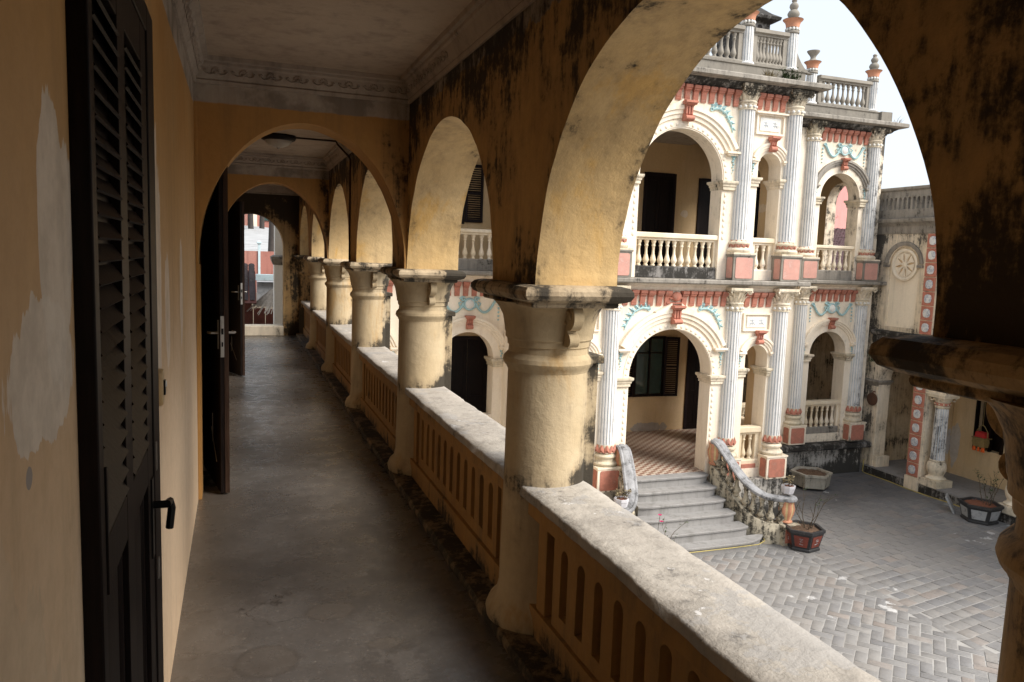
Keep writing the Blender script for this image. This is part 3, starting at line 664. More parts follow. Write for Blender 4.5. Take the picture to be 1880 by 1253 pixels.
# balustrade stretches between the columns
def balustrade(k, label):
    ya, yb = Y0 + PITCH * k, Y0 + PITCH * (k + 1)
    t = thing('balustrade', label, 'balustrade', (1.28, (ya + yb) / 2, 0.0), 'balustrade stretches of the gallery')
    y0, y1 = ya + 0.10, yb - 0.10
    # coping: ragged, chipped edges
    n = 90 if k < 1 else 40
    prof = [(1.142, 0.632), (1.134, 0.640), (1.134, 0.672), (1.142, 0.681), (1.20, 0.682), (1.29, 0.683), (1.38, 0.682), (1.43, 0.680), (1.438, 0.672), (1.438, 0.640), (1.43, 0.632)]
    rows = []
    for i in range(n + 1):
        y = y0 + (y1 - y0) * i / n; r = []
        for (x, z) in prof:
            q = Vector((x * 2.5, y * 4.0, z * 5 + k * 3.1)); nz = noise.noise(q * 1.3) * 0.006 + noise.noise(q * 6.0) * 0.0045
            chip = max(0.0, noise.noise(Vector((y * 5.0, k * 7.7, x * 3))) - 0.22) * 0.035 if (x < 1.15 and z > 0.65) else 0
            r.append((x + (nz + chip if x < 1.2 else -abs(nz)), y, z + (nz * 0.6 - chip * 0.6 if z > 0.65 else 0)))
        rows.append(r)
    m = MB(); m.grid(rows, True); m.face(rows[0]); m.face(rows[-1]); obj('coping', m.mesh('coping', 'coping', 50), t)
    # panel with round headed slots sunk into it
    m = MB()
    ns = 11; yc = (ya + yb) / 2
    half = 0.150 * ns / 2
    ops = [(yc + 0.150 * (i - (ns - 1) / 2), 0.033, 0.235, 0.485, 0.033) for i in range(ns)]
    m.arch_wall(PY, yc - half - 0.03, yc + half + 0.03, 0.17, 0.56, 1.190, 1.250, ops, seg=8, front=0, soffit=0, back=0)
    m.box(1.245, 1.40, y0, y1, 0.05, 0.632)                                       # core behind
    m.box(1.162, 1.25, y0, y1, 0.56, 0.632); m.box(1.172, 1.25, y0, y1, 0.05, 0.17)
    obj('panel', m.mesh('panel', 'bal', 30, wob=0.003), t, bevel=0.004)
    for s_ in (ya + 0.20, yb - 0.29):
        B('end_post', 'bal', 1.185, 1.25, s_, s_ + 0.09, 0.17, 0.56, t, bevel=0.004)
    rows = []
    n = 60
    for i in range(n + 1):
        y = ya + (yb - ya) * i / n; r = []
        for x, z in ((1.30, 0.0), (1.052, 0.0), (1.046, 0.03), (1.056, 0.048), (1.09, 0.052), (1.30, 0.052)):
            nz = noise.noise(Vector((x * 4, y * 3.0, z * 9))) * 0.008 + noise.noise(Vector((x * 9, y * 11.0, z * 9))) * 0.006
            r.append((x + (nz if x < 1.2 else 0), y, z + (nz * 0.6 if z > 0.01 else 0)))
        rows.append(r)
    m = MB(); m.grid(rows, True); m.face(rows[0]); m.face(rows[-1]); obj('kerb', m.mesh('kerb', 'curb', 50), t)
BL = {-3: 'balustrade stretch behind the viewer', -2: 'balustrade stretch just behind the viewer', -1: 'nearest balustrade stretch with the broadest view of its chipped coping', 0: 'second balustrade stretch, between the two nearest full columns',
      1: 'third balustrade stretch, between the second and third columns', 2: 'fourth balustrade stretch, beyond the third column', 3: 'fifth balustrade stretch, past the farther cross arch', 4: 'last short looking balustrade stretch by the far doorway'}
for k in range(-3, 5): balustrade(k, BL[k])

# ------------------------------------------------------------------ near louvred door
def near_door():
    t = thing('louvred_door', 'tall dark louvred door closed in the ochre wall, nearest on the left', 'door', (XL, 1.9, 0))
    y0, y1 = 1.40, 2.42; xf = XL; zt = 2.20
    fr = MB()
    for (a, b) in ((y0, y0 + 0.045), (y1 - 0.15, y1)): fr.box(xf - 0.02, xf + 0.031, a, b, 0.0, zt + 0.07)
    fr.box(xf - 0.02, xf + 0.0308, y0 + 0.045, y1 - 0.15, zt, zt + 0.07)
    obj('frame', fr.mesh('frame', 'door'), t, bevel=0.004)
    a, b = y0 + 0.048, y1 - 0.153
    cols = ((1.465, 1.755), (1.86, 2.15))
    lf = MB(); lf.box(xf + 0.002, xf + 0.006, a, b, 0.0, zt)
    for (p, q) in ((a, cols[0][0]), (cols[0][1], cols[1][0]), (cols[1][1], b)): lf.box(xf + 0.006, xf + 0.0265, p, q, 0.0, zt)
    for (p, q) in cols:
        for z0, z1 in ((2.10, zt), (1.02, 1.115), (0.0, 0.14)): lf.box(xf + 0.006, xf + 0.026, p, q, z0, z1)
    lf.box(xf + 0.0265, xf + 0.034, cols[0][0] - 0.016, cols[0][0] - 0.002, 1.03, 1.26)
    obj('leaf', lf.mesh('leaf', 'door'), t, bevel=0.002)
    for (p, q) in cols:
        m = MB(); rows = []
        for d, x in ((0.0, 0.007), (0.012, 0.016), (0.025, 0.016), (0.035, 0.009), (0.075, 0.014)):
            rows.append([(xf + x, p + d, 0.14 + d), (xf + x, q - d, 0.14 + d), (xf + x, q - d, 1.02 - d), (xf + x, p + d, 1.02 - d)])
        m.grid(rows, True); m.face(rows[-1]); obj('raised_panel', m.mesh('raised_panel', 'door', 20), t)
    for (p, q) in cols:
        w = q - p
        m = MB(); m.box(-0.0185, 0.0185, -w / 2 - 0.002, w / 2 + 0.002, -0.003, 0.003, mt=Matrix.Rotation(math.radians(54), 4, 'Y')); me = m.mesh('slat', 'door')
        z = 1.145
        while z < 2.09:
            obj('slat', me, t, (xf + 0.0175, (p + q) / 2, z)); z += 0.0405
    m = MB(); y = b - 0.05
    m.box(xf + 0.0265, xf + 0.031, y - 0.018, y + 0.018, 0.80, 1.02); m.tube([(xf + 0.018, y, 0.945), (xf + 0.070, y, 0.945)], 0.011, 8)
    m.tube([(xf + 0.066, y - 0.008, 0.948), (xf + 0.070, y + 0.03, 0.944), (xf + 0.073, y + 0.045, 0.92), (xf + 0.066, y + 0.05, 0.86)], 0.0105, 8)
    obj('handle', m.mesh('handle', 'blackmetal', 40), t)
    m = MB(); m.box(xf + 0.031, xf + 0.034, y1 - 0.13, y1 - 0.11, 1.02, 1.10); m.box(xf + 0.031, xf + 0.035, y1 - 0.12, y1 - 0.10, 0.70, 0.76); obj('strike_plate', m.mesh('strike_plate', 'metal'), t)
near_door()

# light switch
t = thing('light_switch', 'yellowed light switch plate on the ochre wall beside the louvred door', 'switch', (XL, 2.77, 1.17))
rows = []
for d, x in ((0, 0.0), (0, 0.008), (0.004, 0.014), (0.02, 0.015)):
    rows.append([(XL + x, 2.765 + (0.040 - d) * math.copysign(abs(math.cos(a)) ** 0.5, math.cos(a)), 1.175 + (0.062 - d) * math.copysign(abs(math.sin(a)) ** 0.6, math.sin(a))) for a in [2 * PI * i / 20 for i in range(20)]])
m = MB(); m.grid(rows, True); m.face(rows[-1]); obj('plate', m.mesh('plate', 'plastic', 40), t)
m = MB(); m.box(XL + 0.014, XL + 0.021, 2.752, 2.778, 1.150, 1.200); obj('rocker', m.mesh('rocker', 'blackmetal'), t, bevel=0.002)
m = MB(); m.box(XL + 0.019, XL + 0.024, 2.755, 2.775, 1.178, 1.196); obj('toggle', m.mesh('toggle', 'bead'), t)

# open door leaves further along
def open_door(free, ang, w, z1, label):
    """hinge on the wall beyond; the free edge points back at us"""
    t = thing('open_door', label, 'door', (free[0], free[1], 0), 'dark doors opened into the gallery')
    d = Vector((math.sin(ang), math.cos(ang), 0)); nrm = Vector((-d.y, d.x, 0))
    mt = Matrix.Translation((free[0], free[1], 0)) @ Matrix(((d.x, nrm.x, 0, 0), (d.y, nrm.y, 0, 0), (0, 0, 1, 0), (0, 0, 0, 1)))
    m = MB(); m.box(0, w, 0, 0.028, 0.012, z1, mt=mt); leaf = obj('leaf', m.mesh('leaf', 'door'), t, bevel=0.003)
    m = MB(); m.box(-0.004, w * 0.1, -0.028, 0.0005, 0.012, z1, mt=mt); m.box(w * 0.9, w, -0.028, 0.0005, 0.012, z1, mt=mt)
    m.box(w * 0.1, w * 0.9, -0.020, 0.0005, 0.012, 0.16, mt=mt); m.box(w * 0.1, w * 0.9, -0.02, 0.0005, 0.9, 1.02, mt=mt); m.box(w * 0.1, w * 0.9, -0.02, 0.0005, z1 - 0.12, z1, mt=mt); obj('stile', m.mesh('stile', 'doorlit'), t)
    m = MB(); m.box(-0.010, 0.001, 0.002, 0.024, 0.93, 1.20, mt=mt); lp = obj('lock_plate', m.mesh('lock_plate', 'metal'), t)
    m = MB(); m.box(-0.0125, -0.0095, 0.006, 0.02, 1.08, 1.12, mt=mt); m.box(-0.014, -0.0095, 0.009, 0.018, 1.0, 1.03, mt=mt); obj('bolt', m.mesh('bolt', 'blackmetal'), lp)
    m = MB()
    for s_, v in ((1, 0.028), (-1, -0.028)):
        P = lambda a, b, c: tuple(mt @ Vector((a, b, c)))
        m.tube([P(0.05, v, 1.085), P(0.05, v + s_ * 0.045, 1.085), P(0.06, v + s_ * 0.05, 1.085), P(0.15, v + s_ * 0.05, 1.08)], 0.009, 7)
        m.box(0.035, 0.065, min(v, v + s_ * 0.005), max(v, v + s_ * 0.005), 0.98, 1.17, mt=mt)
    obj('handle', m.mesh('handle', 'metal', 40), t)
    m = MB(); m.box(0.30, 0.306, 0.028, 0.033, 0.30, 0.50, mt=mt); m.tube([tuple(mt @ Vector((0.12, 0.034, 0.20))), tuple(mt @ Vector((0.34, 0.034, 0.40)))], 0.003, 5); obj('glint_bar', m.mesh('glint_bar', 'metal'), t)  # thin metal strips stand in for glints on the leaf's moulding
open_door((-0.085, 5.30), math.radians(-10.5), 0.80, 2.21, 'nearer dark door leaf swung open against the left wall')
open_door((0.055, 10.25), math.radians(-20.0), 0.80, 2.22, 'farther dark door leaf swung open beyond the nearer one')

# ceiling lamp and conduit
t = thing('ceiling_lamp', 'round ceiling lamp with dark rim and frosted glass bowl', 'lamp', (0.40, 8.35, 2.80))
m = MB(); m.lathe([(0.0, 0.0), (0.175, 0.0), (0.18, -0.018), (0.165, -0.045), (0.14, -0.055), (0.0, -0.055)], 0.40, 8.35, 2.80, 32); obj('rim', m.mesh('rim', 'door', 40), t)
m = MB(); m.lathe([(0.135, -0.052), (0.125, -0.075), (0.095, -0.10), (0.05, -0.118), (0.018, -0.122)], 0.40, 8.35, 2.80, 28); obj('shade', m.mesh('shade', 'shade', 60), t)
m = MB(); m.lathe([(0.0, -0.118), (0.016, -0.12), (0.012, -0.136), (0.0, -0.142)], 0.40, 8.35, 2.80, 10); obj('finial', m.mesh('finial', 'metal', 60), t)
m = MB(); m.tube([(0.57, 8.36, 2.792), (0.98, 8.37, 2.792), (1.0, 8.37, 2.76), (1.085, 8.2, 2.63)], 0.010, 6); m.tube([(1.085, 8.2, 2.63), (1.092, 8.06, 2.58), (1.092, 8.06, 1.56)], 0.010, 6)
tag(obj('conduit', m.mesh('conduit', 'doorlit', 50)), 'thin dark cable conduit running from the ceiling lamp down the arcade wall', 'conduit')
# ------------------------------------------------------------------ main building across the end of the courtyard
XC, YC, YW = 7.45, 12.0, 14.2
CX0, CX1 = XC - 2.50, XC + 2.50            # central block
WX0, WX1 = 1.50, 14.20                     # whole front
YB, YB2 = 15.30, 16.30                     # back walls
ZP, ZU = -2.28, 1.36                       # porch floor, upper floor
bld = thing('main_building', 'cream two storey colonial palace front with fluted white pilasters, red corbels and turquoise ornament', 'building', (XC, YW, ZC))

def bobj(name, mb, mats, parent=None, ang=35, bevel=0.0, wob=0.0, loc=None, rz=0.0):
    return obj(name, mb.mesh(name, mats, ang, wob), parent or bld, loc, rz, bevel)

# --- walls with arches
NARX = 1.86; WING = [XC + 5.57, XC + 3.32, XC - 3.22, XC - 5.38]
ops_lo = [(XC, 0.86, ZP, -0.43, 0.86), (XC - NARX, 0.255, ZP, -0.125, 0.255), (XC + NARX, 0.255, ZP, -0.125, 0.255)]
ops_up = [(XC, 0.85, ZU, 3.15, 0.85), (XC - NARX, 0.255, ZU, 3.455, 0.255), (XC + NARX, 0.255, ZU, 3.455, 0.255)]
for z0, z1, op in ((ZP - 0.2, 1.25, ops_lo), (ZU, 4.86, ops_up)):
    m = MB(); m.arch_wall(PX, CX0, CX1, z0, z1, YC, YC + 0.35, op, 32); bobj('wall', m, ['facade', 'facade', 'porch'])
ret = (YC + 1.20, 0.52)
for xa, xb in ((CX0, CX0 + 0.3), (CX1 - 0.3, CX1)):
    for z0, z1, zb, zs in ((ZP - 0.2, 1.25, ZP, -0.37), (ZU, 4.86, ZU, 3.23)):
        m = MB(); m.arch_wall(PY, YC + 0.352, YW, z0, z1, xa, xb, [(ret[0], ret[1], zb, zs, ret[1])], 24); bobj('wall', m, ['facade' if xa < XC else 'porch', 'facade', 'porch' if xa < XC else 'facade'])
wops_lo = [(x, 0.525, ZP, -0.37, 0.525) for x in WING]; wops_up = [(x, 0.56, ZU, 3.23, 0.56) for x in WING]
for xa, xb in ((WX0, CX0), (CX1, WX1)):
    for z0, z1, ops_ in ((ZP - 0.2, 1.25, wops_lo), (ZU, 4.86, wops_up)):
        m = MB(); m.arch_wall(PX, xa, xb, z0, z1, YW, YW + 0.35, [o for o in ops_ if xa < o[0] < xb], 28); bobj('wall', m, ['facade', 'facade', 'porch'])
# east end wall of the right wing: blind below, open arch above
m = MB(); m.box(WX1 - 0.02, WX1 + 0.3, YW + 0.352, YB2, ZP - 0.2, 1.25); bobj('wall', m, 'porch_moldy')
m = MB(); m.arch_wall(PY, YW + 0.352, YB2, ZU, 4.86, WX1 - 0.02, WX1 + 0.28, [(15.45, 0.46, ZU, 3.25, 0.5)], 24); bobj('wall', m, ['porch', 'facade', 'facade'])
# back walls
for xa, xb, y in ((WX0, CX1 + 0.6, YB), (CX1 + 0.6, WX1 - 0.02, YB2)):
    m = MB(); m.box(xa, xb, y, y + 0.3, ZP - 0.2, 1.25); m.box(xa, xb, y, y + 0.3, ZU, 4.86); bobj('wall', m, 'porch' if xa < 5 else 'porch_moldy')
m = MB(); m.box(CX1 + 0.45, CX1 + 0.6, YB + 0.3, YB2, ZP, 1.25); m.box(CX1 + 0.45, CX1 + 0.6, YB + 0.3, YB2, ZU, 4.86); bobj('wall', m, 'porch')
m = MB(); m.box(WX0, WX0 + 0.3, YW + 0.352, YB, ZP, 1.25); m.box(WX0, WX0 + 0.3, YW + 0.352, YB, ZU, 4.86); bobj('wall', m, 'porch')
# floors, ceilings
m = MB(); m.box(CX0 + 0.02, CX1 - 0.02, YC + 0.03, YB, ZP - 0.15, ZP + 0.004); m.box(WX0, WX1 - 0.03, YW + 0.03, YB2 - 0.002, ZP - 0.15, ZP); bobj('floor', m, 'tile')
# ledge with floor slab, round block and wings
lp = [(0.0, 1.13), (0.03, 1.135), (0.05, 1.17), (0.05, 1.20), (0.10, 1.24), (0.10, 1.262), (0.26, 1.268), (0.275, 1.285), (0.275, 1.335), (0.26, 1.352), (-0.3, 1.36)]
def split_band(prof, x0, x1, y0, y1, cut, lower, upper, name):
    a = [p for p in prof if p[1] <= cut + 1e-6]; b = [p for p in prof if p[1] >= cut - 1e-6]
    m = MB(); m.ring(a, x0, x1, y0, y1); bobj(name + '_moulding', m, lower, bevel=0.0)
    m = MB(); m.ring(b, x0, x1, y0, y1); bobj(name, m, upper, wob=0.006)
split_band(lp, CX0, CX1, YC, YB, 1.262, 'facade', 'grey', 'ledge')
split_band([(d, z - 0.002) for d, z in lp], WX0 + 0.3, CX0 - 0.01, YW, YB2, 1.26, 'facade', 'grey', 'ledge')
split_band([(d, z - 0.002) for d, z in lp], CX1 + 0.01, WX1 - 0.02, YW, YB2, 1.26, 'facade', 'grey', 'ledge')
cp = [(0.0, 4.72), (0.02, 4.725), (0.035, 4.755), (0.10, 4.78), (0.13, 4.82), (0.18, 4.845), (0.20, 4.875), (0.33, 4.885), (0.35, 4.90), (0.35, 4.965), (0.33, 4.985), (-0.3, 5.0)]
split_band(cp, CX0, CX1, YC, YB, 4.875, 'greydark', 'grey', 'cornice')
split_band([(d, z - 0.002) for d, z in cp], CX1 + 0.01, WX1 - 0.02, YW, YB2, 4.873, 'greydark', 'grey', 'cornice')
split_band([(d, z - 0.002) for d, z in cp], WX0 + 0.3, CX0 - 0.01, YW, YB2, 4.873, 'greydark', 'grey', 'cornice')
m = MB(); m.box(CX0 + 0.31, CX1 - 0.31, YC + 0.36, YB - 0.01, 4.28, 4.34); m.box(CX1 + 0.01, WX1 - 0.3, YW + 0.36, YB2 - 0.01, 4.28, 4.34); m.box(WX0 + 0.3, CX0 - 0.01, YW + 0.36, YB - 0.01, 4.28, 4.34); bobj('ceiling', m, 'cornice_in')
# plinth and lower ledge of wings
for xa, xb in ((WX0, CX0 + 0.05), (CX1 - 0.05, WX1 + 0.05)):
    m = MB(); m.box(xa, xb, YW - 0.02, YW + 0.35, ZC - 0.05, -2.62); bobj('plinth', m, 'plinth')
    m = MB(); m.ring([(-0.02, -2.64), (0.16, -2.63), (0.19, -2.60), (0.19, -2.515), (0.16, -2.49), (-0.02, -2.48)], xa + 0.12, xb - 0.10, YW - 0.05, YW + 0.2); bobj('plinth_ledge', m, 'greydark', wob=0.008)
m = MB(); m.box(CX0 - 0.05, CX1 + 0.05, YC - 0.16, YC + 0.3, ZC - 0.05, -2.45); m.box(CX0 - 0.05, CX1 + 0.05, YC + 0.3, YW - 0.02, ZC - 0.05, -2.481); bobj('plinth', m, 'plinth')

# --- pilaster kit (local origin on the wall face at z = 0 of each piece)
def fluted(h):
    m = MB(); nf = 9; R = 0.165; rows = []
    prof = [(1.0, 0), (1.0, 0.02), (0.985, 0.05), (0.94, h - 0.05), (0.95, h - 0.02), (0.95, h)]
    ang = []
    for k in range(nf + 1):
        a = PI + PI * k / nf; d = PI / nf
        ang += [(a - d * 0.26, 0), (a + d * 0.26, 0)]
        if k < nf: ang += [(a + d * 0.34, 1), (a + d * 0.66, 1)]
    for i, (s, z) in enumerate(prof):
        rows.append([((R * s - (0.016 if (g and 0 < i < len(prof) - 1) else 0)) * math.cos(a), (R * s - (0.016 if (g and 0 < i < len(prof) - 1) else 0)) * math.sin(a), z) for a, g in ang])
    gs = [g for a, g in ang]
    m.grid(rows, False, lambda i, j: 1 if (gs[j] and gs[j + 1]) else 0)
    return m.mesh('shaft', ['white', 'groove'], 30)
def cap_mesh():
    m = MB(); A0, A1 = PI * 0.97, PI * 2.03
    m.lathe([(0.155, 0), (0.175, 0.01), (0.182, 0.03), (0.172, 0.05), (0.16, 0.06), (0.165, 0.14), (0.19, 0.22), (0.22, 0.27)], 0, 0, 0, 20, A0, A1)
    m.box(-0.235, 0.235, -0.235, 0.02, 0.275, 0.325); m.box(-0.215, 0.215, -0.215, 0.02, 0.25, 0.28)
    for k in range(7):                      # leaves curling out of the bell
        a = PI + PI * (k + 0.5) / 7; ca, sa = math.cos(a), math.sin(a)
        for (z0, l, w) in ((0.06, 0.11, 0.036), (0.12, 0.12, 0.030)):
            aa = a + (0.22 if z0 > 0.1 else 0); ca, sa = math.cos(aa), math.sin(aa); tx, ty = -sa, ca
            pts = []
            for (t, rr, ww) in ((0, 0.166, 0.8), (0.45, 0.182, 1.0), (0.8, 0.212, 0.8), (1.0, 0.232, 0.35), (0.92, 0.245, 0.05)):
                c_ = Vector((rr * ca, rr * sa, z0 + l * t)); pts.append([c_ + Vector((tx, ty, 0)) * w * ww, c_ + Vector((ca, sa, 0)) * 0.012, c_ - Vector((tx, ty, 0)) * w * ww])
            m.grid(pts)
    for sx in (-1, 1):                      # corner volutes
        c = Vector((sx * 0.205, -0.20, 0.235)); d = Vector((sx * 0.7, -0.7, 0))
        m.tube([c + d * (0.045 - 0.0035 * i) * math.cos(i * 0.75) * 0.9 + Vector((0, 0, (0.045 - 0.0035 * i) * math.sin(i * 0.75))) for i in range(12)], 0.017, 5)
    return m.mesh('capital', 'cap', 30)
def band_mesh():
    m = MB(); m.lathe([(0.165, 0), (0.172, 0.0), (0.172, 0.02), (0.165, 0.022), (0.165, 0.088), (0.172, 0.09), (0.172, 0.11), (0.155, 0.112)], 0, 0, 0, 20, PI * 0.98, PI * 2.02, 1)
    for k in range(6):
        a = PI + PI * (k + 0.5) / 6; m.ball((0.167 * math.cos(a), 0.167 * math.sin(a), 0.055), 0.03, 0, 1, 1, 1, 8)
    return m.mesh('bead_band', ['bead', 'cap'], 40)
def collar_mesh():
    m = MB(); m.lathe([(0.195, 0), (0.185, 0.02), (0.172, 0.05), (0.168, 0.14)], 0, 0, 0, 18, PI * 0.98, PI * 2.02, 1)
    for k in range(6):
        a = PI + PI * (k + 0.5) / 6; d = PI / 6 * 0.47
        P = lambda aa, r, z: (r * math.cos(aa), r * math.sin(aa), z)
        o = [P(a - d, 0.197, 0.0), P(a - d, 0.186, 0.07), P(a - d * 0.5, 0.182, 0.12), P(a, 0.180, 0.145), P(a + d * 0.5, 0.182, 0.12), P(a + d, 0.186, 0.07), P(a + d, 0.197, 0.0)]
        m.face(o); c = P(a, 0.215, 0.06)
        for i in range(len(o) - 1): m.face([o[i], o[i + 1], c])
    return m.mesh('leaf_collar', ['red', 'cap'], 40)
def base_mesh():
    m = MB(); A0, A1 = PI * 0.98, PI * 2.02
    m.lathe([(0.215, 0), (0.235, 0.02), (0.238, 0.05), (0.22, 0.075), (0.195, 0.085), (0.185, 0.12), (0.195, 0.145), (0.212, 0.16), (0.212, 0.185), (0.19, 0.205), (0.18, 0.22)], 0, 0, 0, 22, A0, A1)
    m.box(-0.24, 0.24, -0.24, 0.0, -0.03, 0.001)
    return m.mesh('base', 'cap', 40)
def pedestal_mesh(h, panel):
    m = MB(); m.box(-0.23, 0.23, -0.23, 0.06, 0, h, 1)
    m.box(-0.245, 0.245, -0.245, 0.06, h, h + 0.03, 1)
    def pan(P, w, h0, h1):
        c = 0.022
        o = [(-w + c, h0), (w - c, h0), (w, h0 + c), (w, h1 - c), (w - c, h1), (-w + c, h1), (-w, h1 - c), (-w, h0 + c)]
        m.grid([[P(u, 0.0, z) for u, z in o], [P(u, 0.008, z) for u, z in o]], True, 0); m.face([P(u, 0.008, z) for u, z in o], 0)
    pan(lambda u, v, z: (u, -0.23 - v, z), 0.185, 0.03, h - 0.03)
    pan(lambda u, v, z: (-0.23 - v, -0.115 + u, z), 0.085, 0.03, h - 0.03)
    pan(lambda u, v, z: (0.23 + v, -0.115 + u, z), 0.085, 0.03, h - 0.03)
    return m.mesh('pedestal', [panel, 'facade' if panel == 'red' else 'parapet'], 30)
SH_LO, SH_UP = fluted(0.78 + 1.63), fluted(4.42 - 2.09)
CAPM, BANDM, COLM, BASM = cap_mesh(), band_mesh(), collar_mesh(), base_mesh()
PED_LO, PED_UP = pedestal_mesh(0.42, 'red'), pedestal_mesh(0.44, 'pinkred')
def pilaster(x, y, upper):
    y -= 0.0
    if upper: zs, zb, zc, zba, zp, sh, pd = 2.09, 4.42, 4.53, 1.86, ZU, SH_UP, PED_UP
    else: zs, zb, zc, zba, zp, sh, pd = -1.63, 0.78, 0.89, -2.0, -2.45, SH_LO, PED_LO
    p = obj('pilaster', sh, bld, (x, y, zs))
    obj('capital', CAPM, p, (x, y, zc)); obj('bead_band', BANDM, p, (x, y, zb)); obj('leaf_collar', COLM, p, (x, y, zs - 0.14 if upper else zs - 0.13))
    obj('base', BASM, p, (x, y, zba)); obj('pedestal', pd, p, (x, y, zp))
for up in (False, True):
    for dx in (-2.33, -1.27, 1.27, 2.33): pilaster(XC + dx, YC, up)
    for x in (XC + 4.68, XC + 6.43): pilaster(x, YW, up)
    for x in (XC - 4.2, 1.78): pilaster(x, YW, up)

# --- corbels, keystones, mouldings
def corbel_mesh():
    pr = [(0.0, 0.0), (0.022, 0.0), (0.026, 0.02), (0.03, 0.022), (0.03, 0.045), (0.036, 0.05), (0.045, 0.16), (0.075, 0.19), (0.08, 0.215), (0.10, 0.225), (0.105, 0.275), (0.0, 0.275)]
    m = MB(); m.ext(pr[:7] + [(0.0, 0.16)], lambda u, v, z: (u, -v, z), -0.05, 0.05)
    m.ext([(0.0, 0.16), (0.045, 0.16), (0.07, 0.19), (0.0, 0.19)], lambda u, v, z: (u, -v, z), -0.055, 0.055)
    m.ext([(0.0, 0.19), (0.08, 0.192), (0.085, 0.22), (0.0, 0.22)], lambda u, v, z: (u, -v, z), -0.06, 0.06)
    m.ext([(0.0, 0.22), (0.10, 0.222), (0.105, 0.275), (0.0, 0.275)], lambda u, v, z: (u, -v, z), -0.066, 0.066)
    return m.mesh('corbel', 'red', 30)
CORB = corbel_mesh()
def keystone_mesh(w, h, d):
    m = MB(); pr = []
    for i in range(9):
        a = math.radians(-90 + 200 * i / 8); pr.append((0.045 * d + 0.035 * math.cos(a), 0.05 + 0.045 * math.sin(a)))
    pr = [(0, 0.005)] + pr + [(0.05, 0.12), (0.055, h - 0.09), (0.09, h - 0.06), (0.0, h - 0.06)]
    m.ext(pr, lambda u, v, z: (u, -v * d, z), -w * 0.42, w * 0.42)
    m.ext([(0, h - 0.06), (0.095, h - 0.06), (0.10, h - 0.04), (0.12, h - 0.035), (0.12, h), (0, h)], lambda u, v, z: (u, -v * d, z), -w * 0.6, w * 0.6)
    for s in (-1, 0, 1): m.ext([(0.05, 0.11), (0.068, 0.12), (0.072, h - 0.09), (0.05, h - 0.08)], lambda u, v, z: (u, -v * d, z), s * w * 0.27 - w * 0.08, s * w * 0.27 + w * 0.08)
    return m.mesh('keystone', 'red', 30)
KEY_B, KEY_S = keystone_mesh(0.20, 0.34, 1.5), keystone_mesh(0.15, 0.27, 1.2)
def corbels(xa, xb, y, z, n, skip=()):
    for i in range(n):
        if i in skip: continue
        o = obj('corbel', CORB, None, (xa + (xb - xa) * i / (n - 1) + random.uniform(-.006, .006), y, z + random.uniform(-.004, .004))); o.rotation_euler = (0, random.uniform(-.02, .02), random.uniform(-.03, .03)); setp(o, bld)
for z in (0.86, 4.47):
    corbels(XC - 1.02, XC + 1.02, YC, z, 13, (6,) if z < 2 else ())
    for s in (-1, 1): corbels(XC + s * 1.79 - 0.25, XC + s * 1.79 + 0.25, YC, z, 4)
    for x in WING:
        corbels(x - 0.60, x + 0.60, YW, z, 8)
def mould(c, zs, y, r0, r1, ry, mat='facade', deg=(18, 162), d=0.07, name='arch_moulding'):
    k = (r1 - r0)
    prof = [(r0, 0.0), (r0, -d * 0.35), (r0 + 0.3 * k, -d * 0.4), (r0 + 0.34 * k, -d * 0.7), (r0 + 0.6 * k, -d * 0.7), (r0 + 0.68 * k, -d), (r1, -d), (r1, 0.0)]
    m = MB(); m.arc(lambda u, v, z: (u, y + v, z), c, zs, ry, prof, math.radians(deg[0]), math.radians(deg[1]), 28)
    for sgn in (-1, 1):
        u = c + sgn * (r0 + 0.5 * k) * math.cos(math.radians(deg[0])); zz = zs + (r0 + 0.5 * k) * ry * math.sin(math.radians(deg[0]))
        m.box(u - k * 0.62, u + k * 0.62, y - d * 1.15, y, zz - 0.05, zz - 0.012); m.box(u - k * 0.45, u + k * 0.45, y - d * 0.8, y, zz - 0.085, zz - 0.05)
    return bobj(name, m, mat, ang=25)
def bead(c, zs, y, r, leg, P=None):
    """carved bead round the opening: small ovals on an arch line and down the jambs"""
    m = MB(); m.arc(lambda u, v, z: (u, y + v, z), c, zs, 1.0, [(r - 0.05, 0.0), (r - 0.05, -0.012), (r + 0.05, -0.012), (r + 0.05, 0.0)], 0, PI, 28)
    n = 26
    for i in range(n):
        a = PI * (i + 0.5) / n; m.ball((c + r * math.cos(a), y - 0.01, zs + r * math.sin(a)), 0.036, None, 1, 0.5, 1, 6)
    for sx in (-1, 1):
        for i in range(int(leg / 0.11)): m.ball((c + sx * r, y - 0.002, zs - 0.26 - 0.11 * i), 0.034, None, 0.8, 0.5, 1.2, 6)
    return bobj('bead_moulding', m, 'facade', ang=45)
def impost(x0, x1, y0, y1, z, mat='cap'):
    m = MB(); m.ring([(0.0, z - 0.17), (0.014, z - 0.165), (0.014, z - 0.12), (0.03, z - 0.10), (0.03, z - 0.075), (0.055, z - 0.05), (0.06, z - 0.04), (0.06, z - 0.004), (-0.02, z)], x0, x1, y0, y1); return bobj('impost', m, mat)
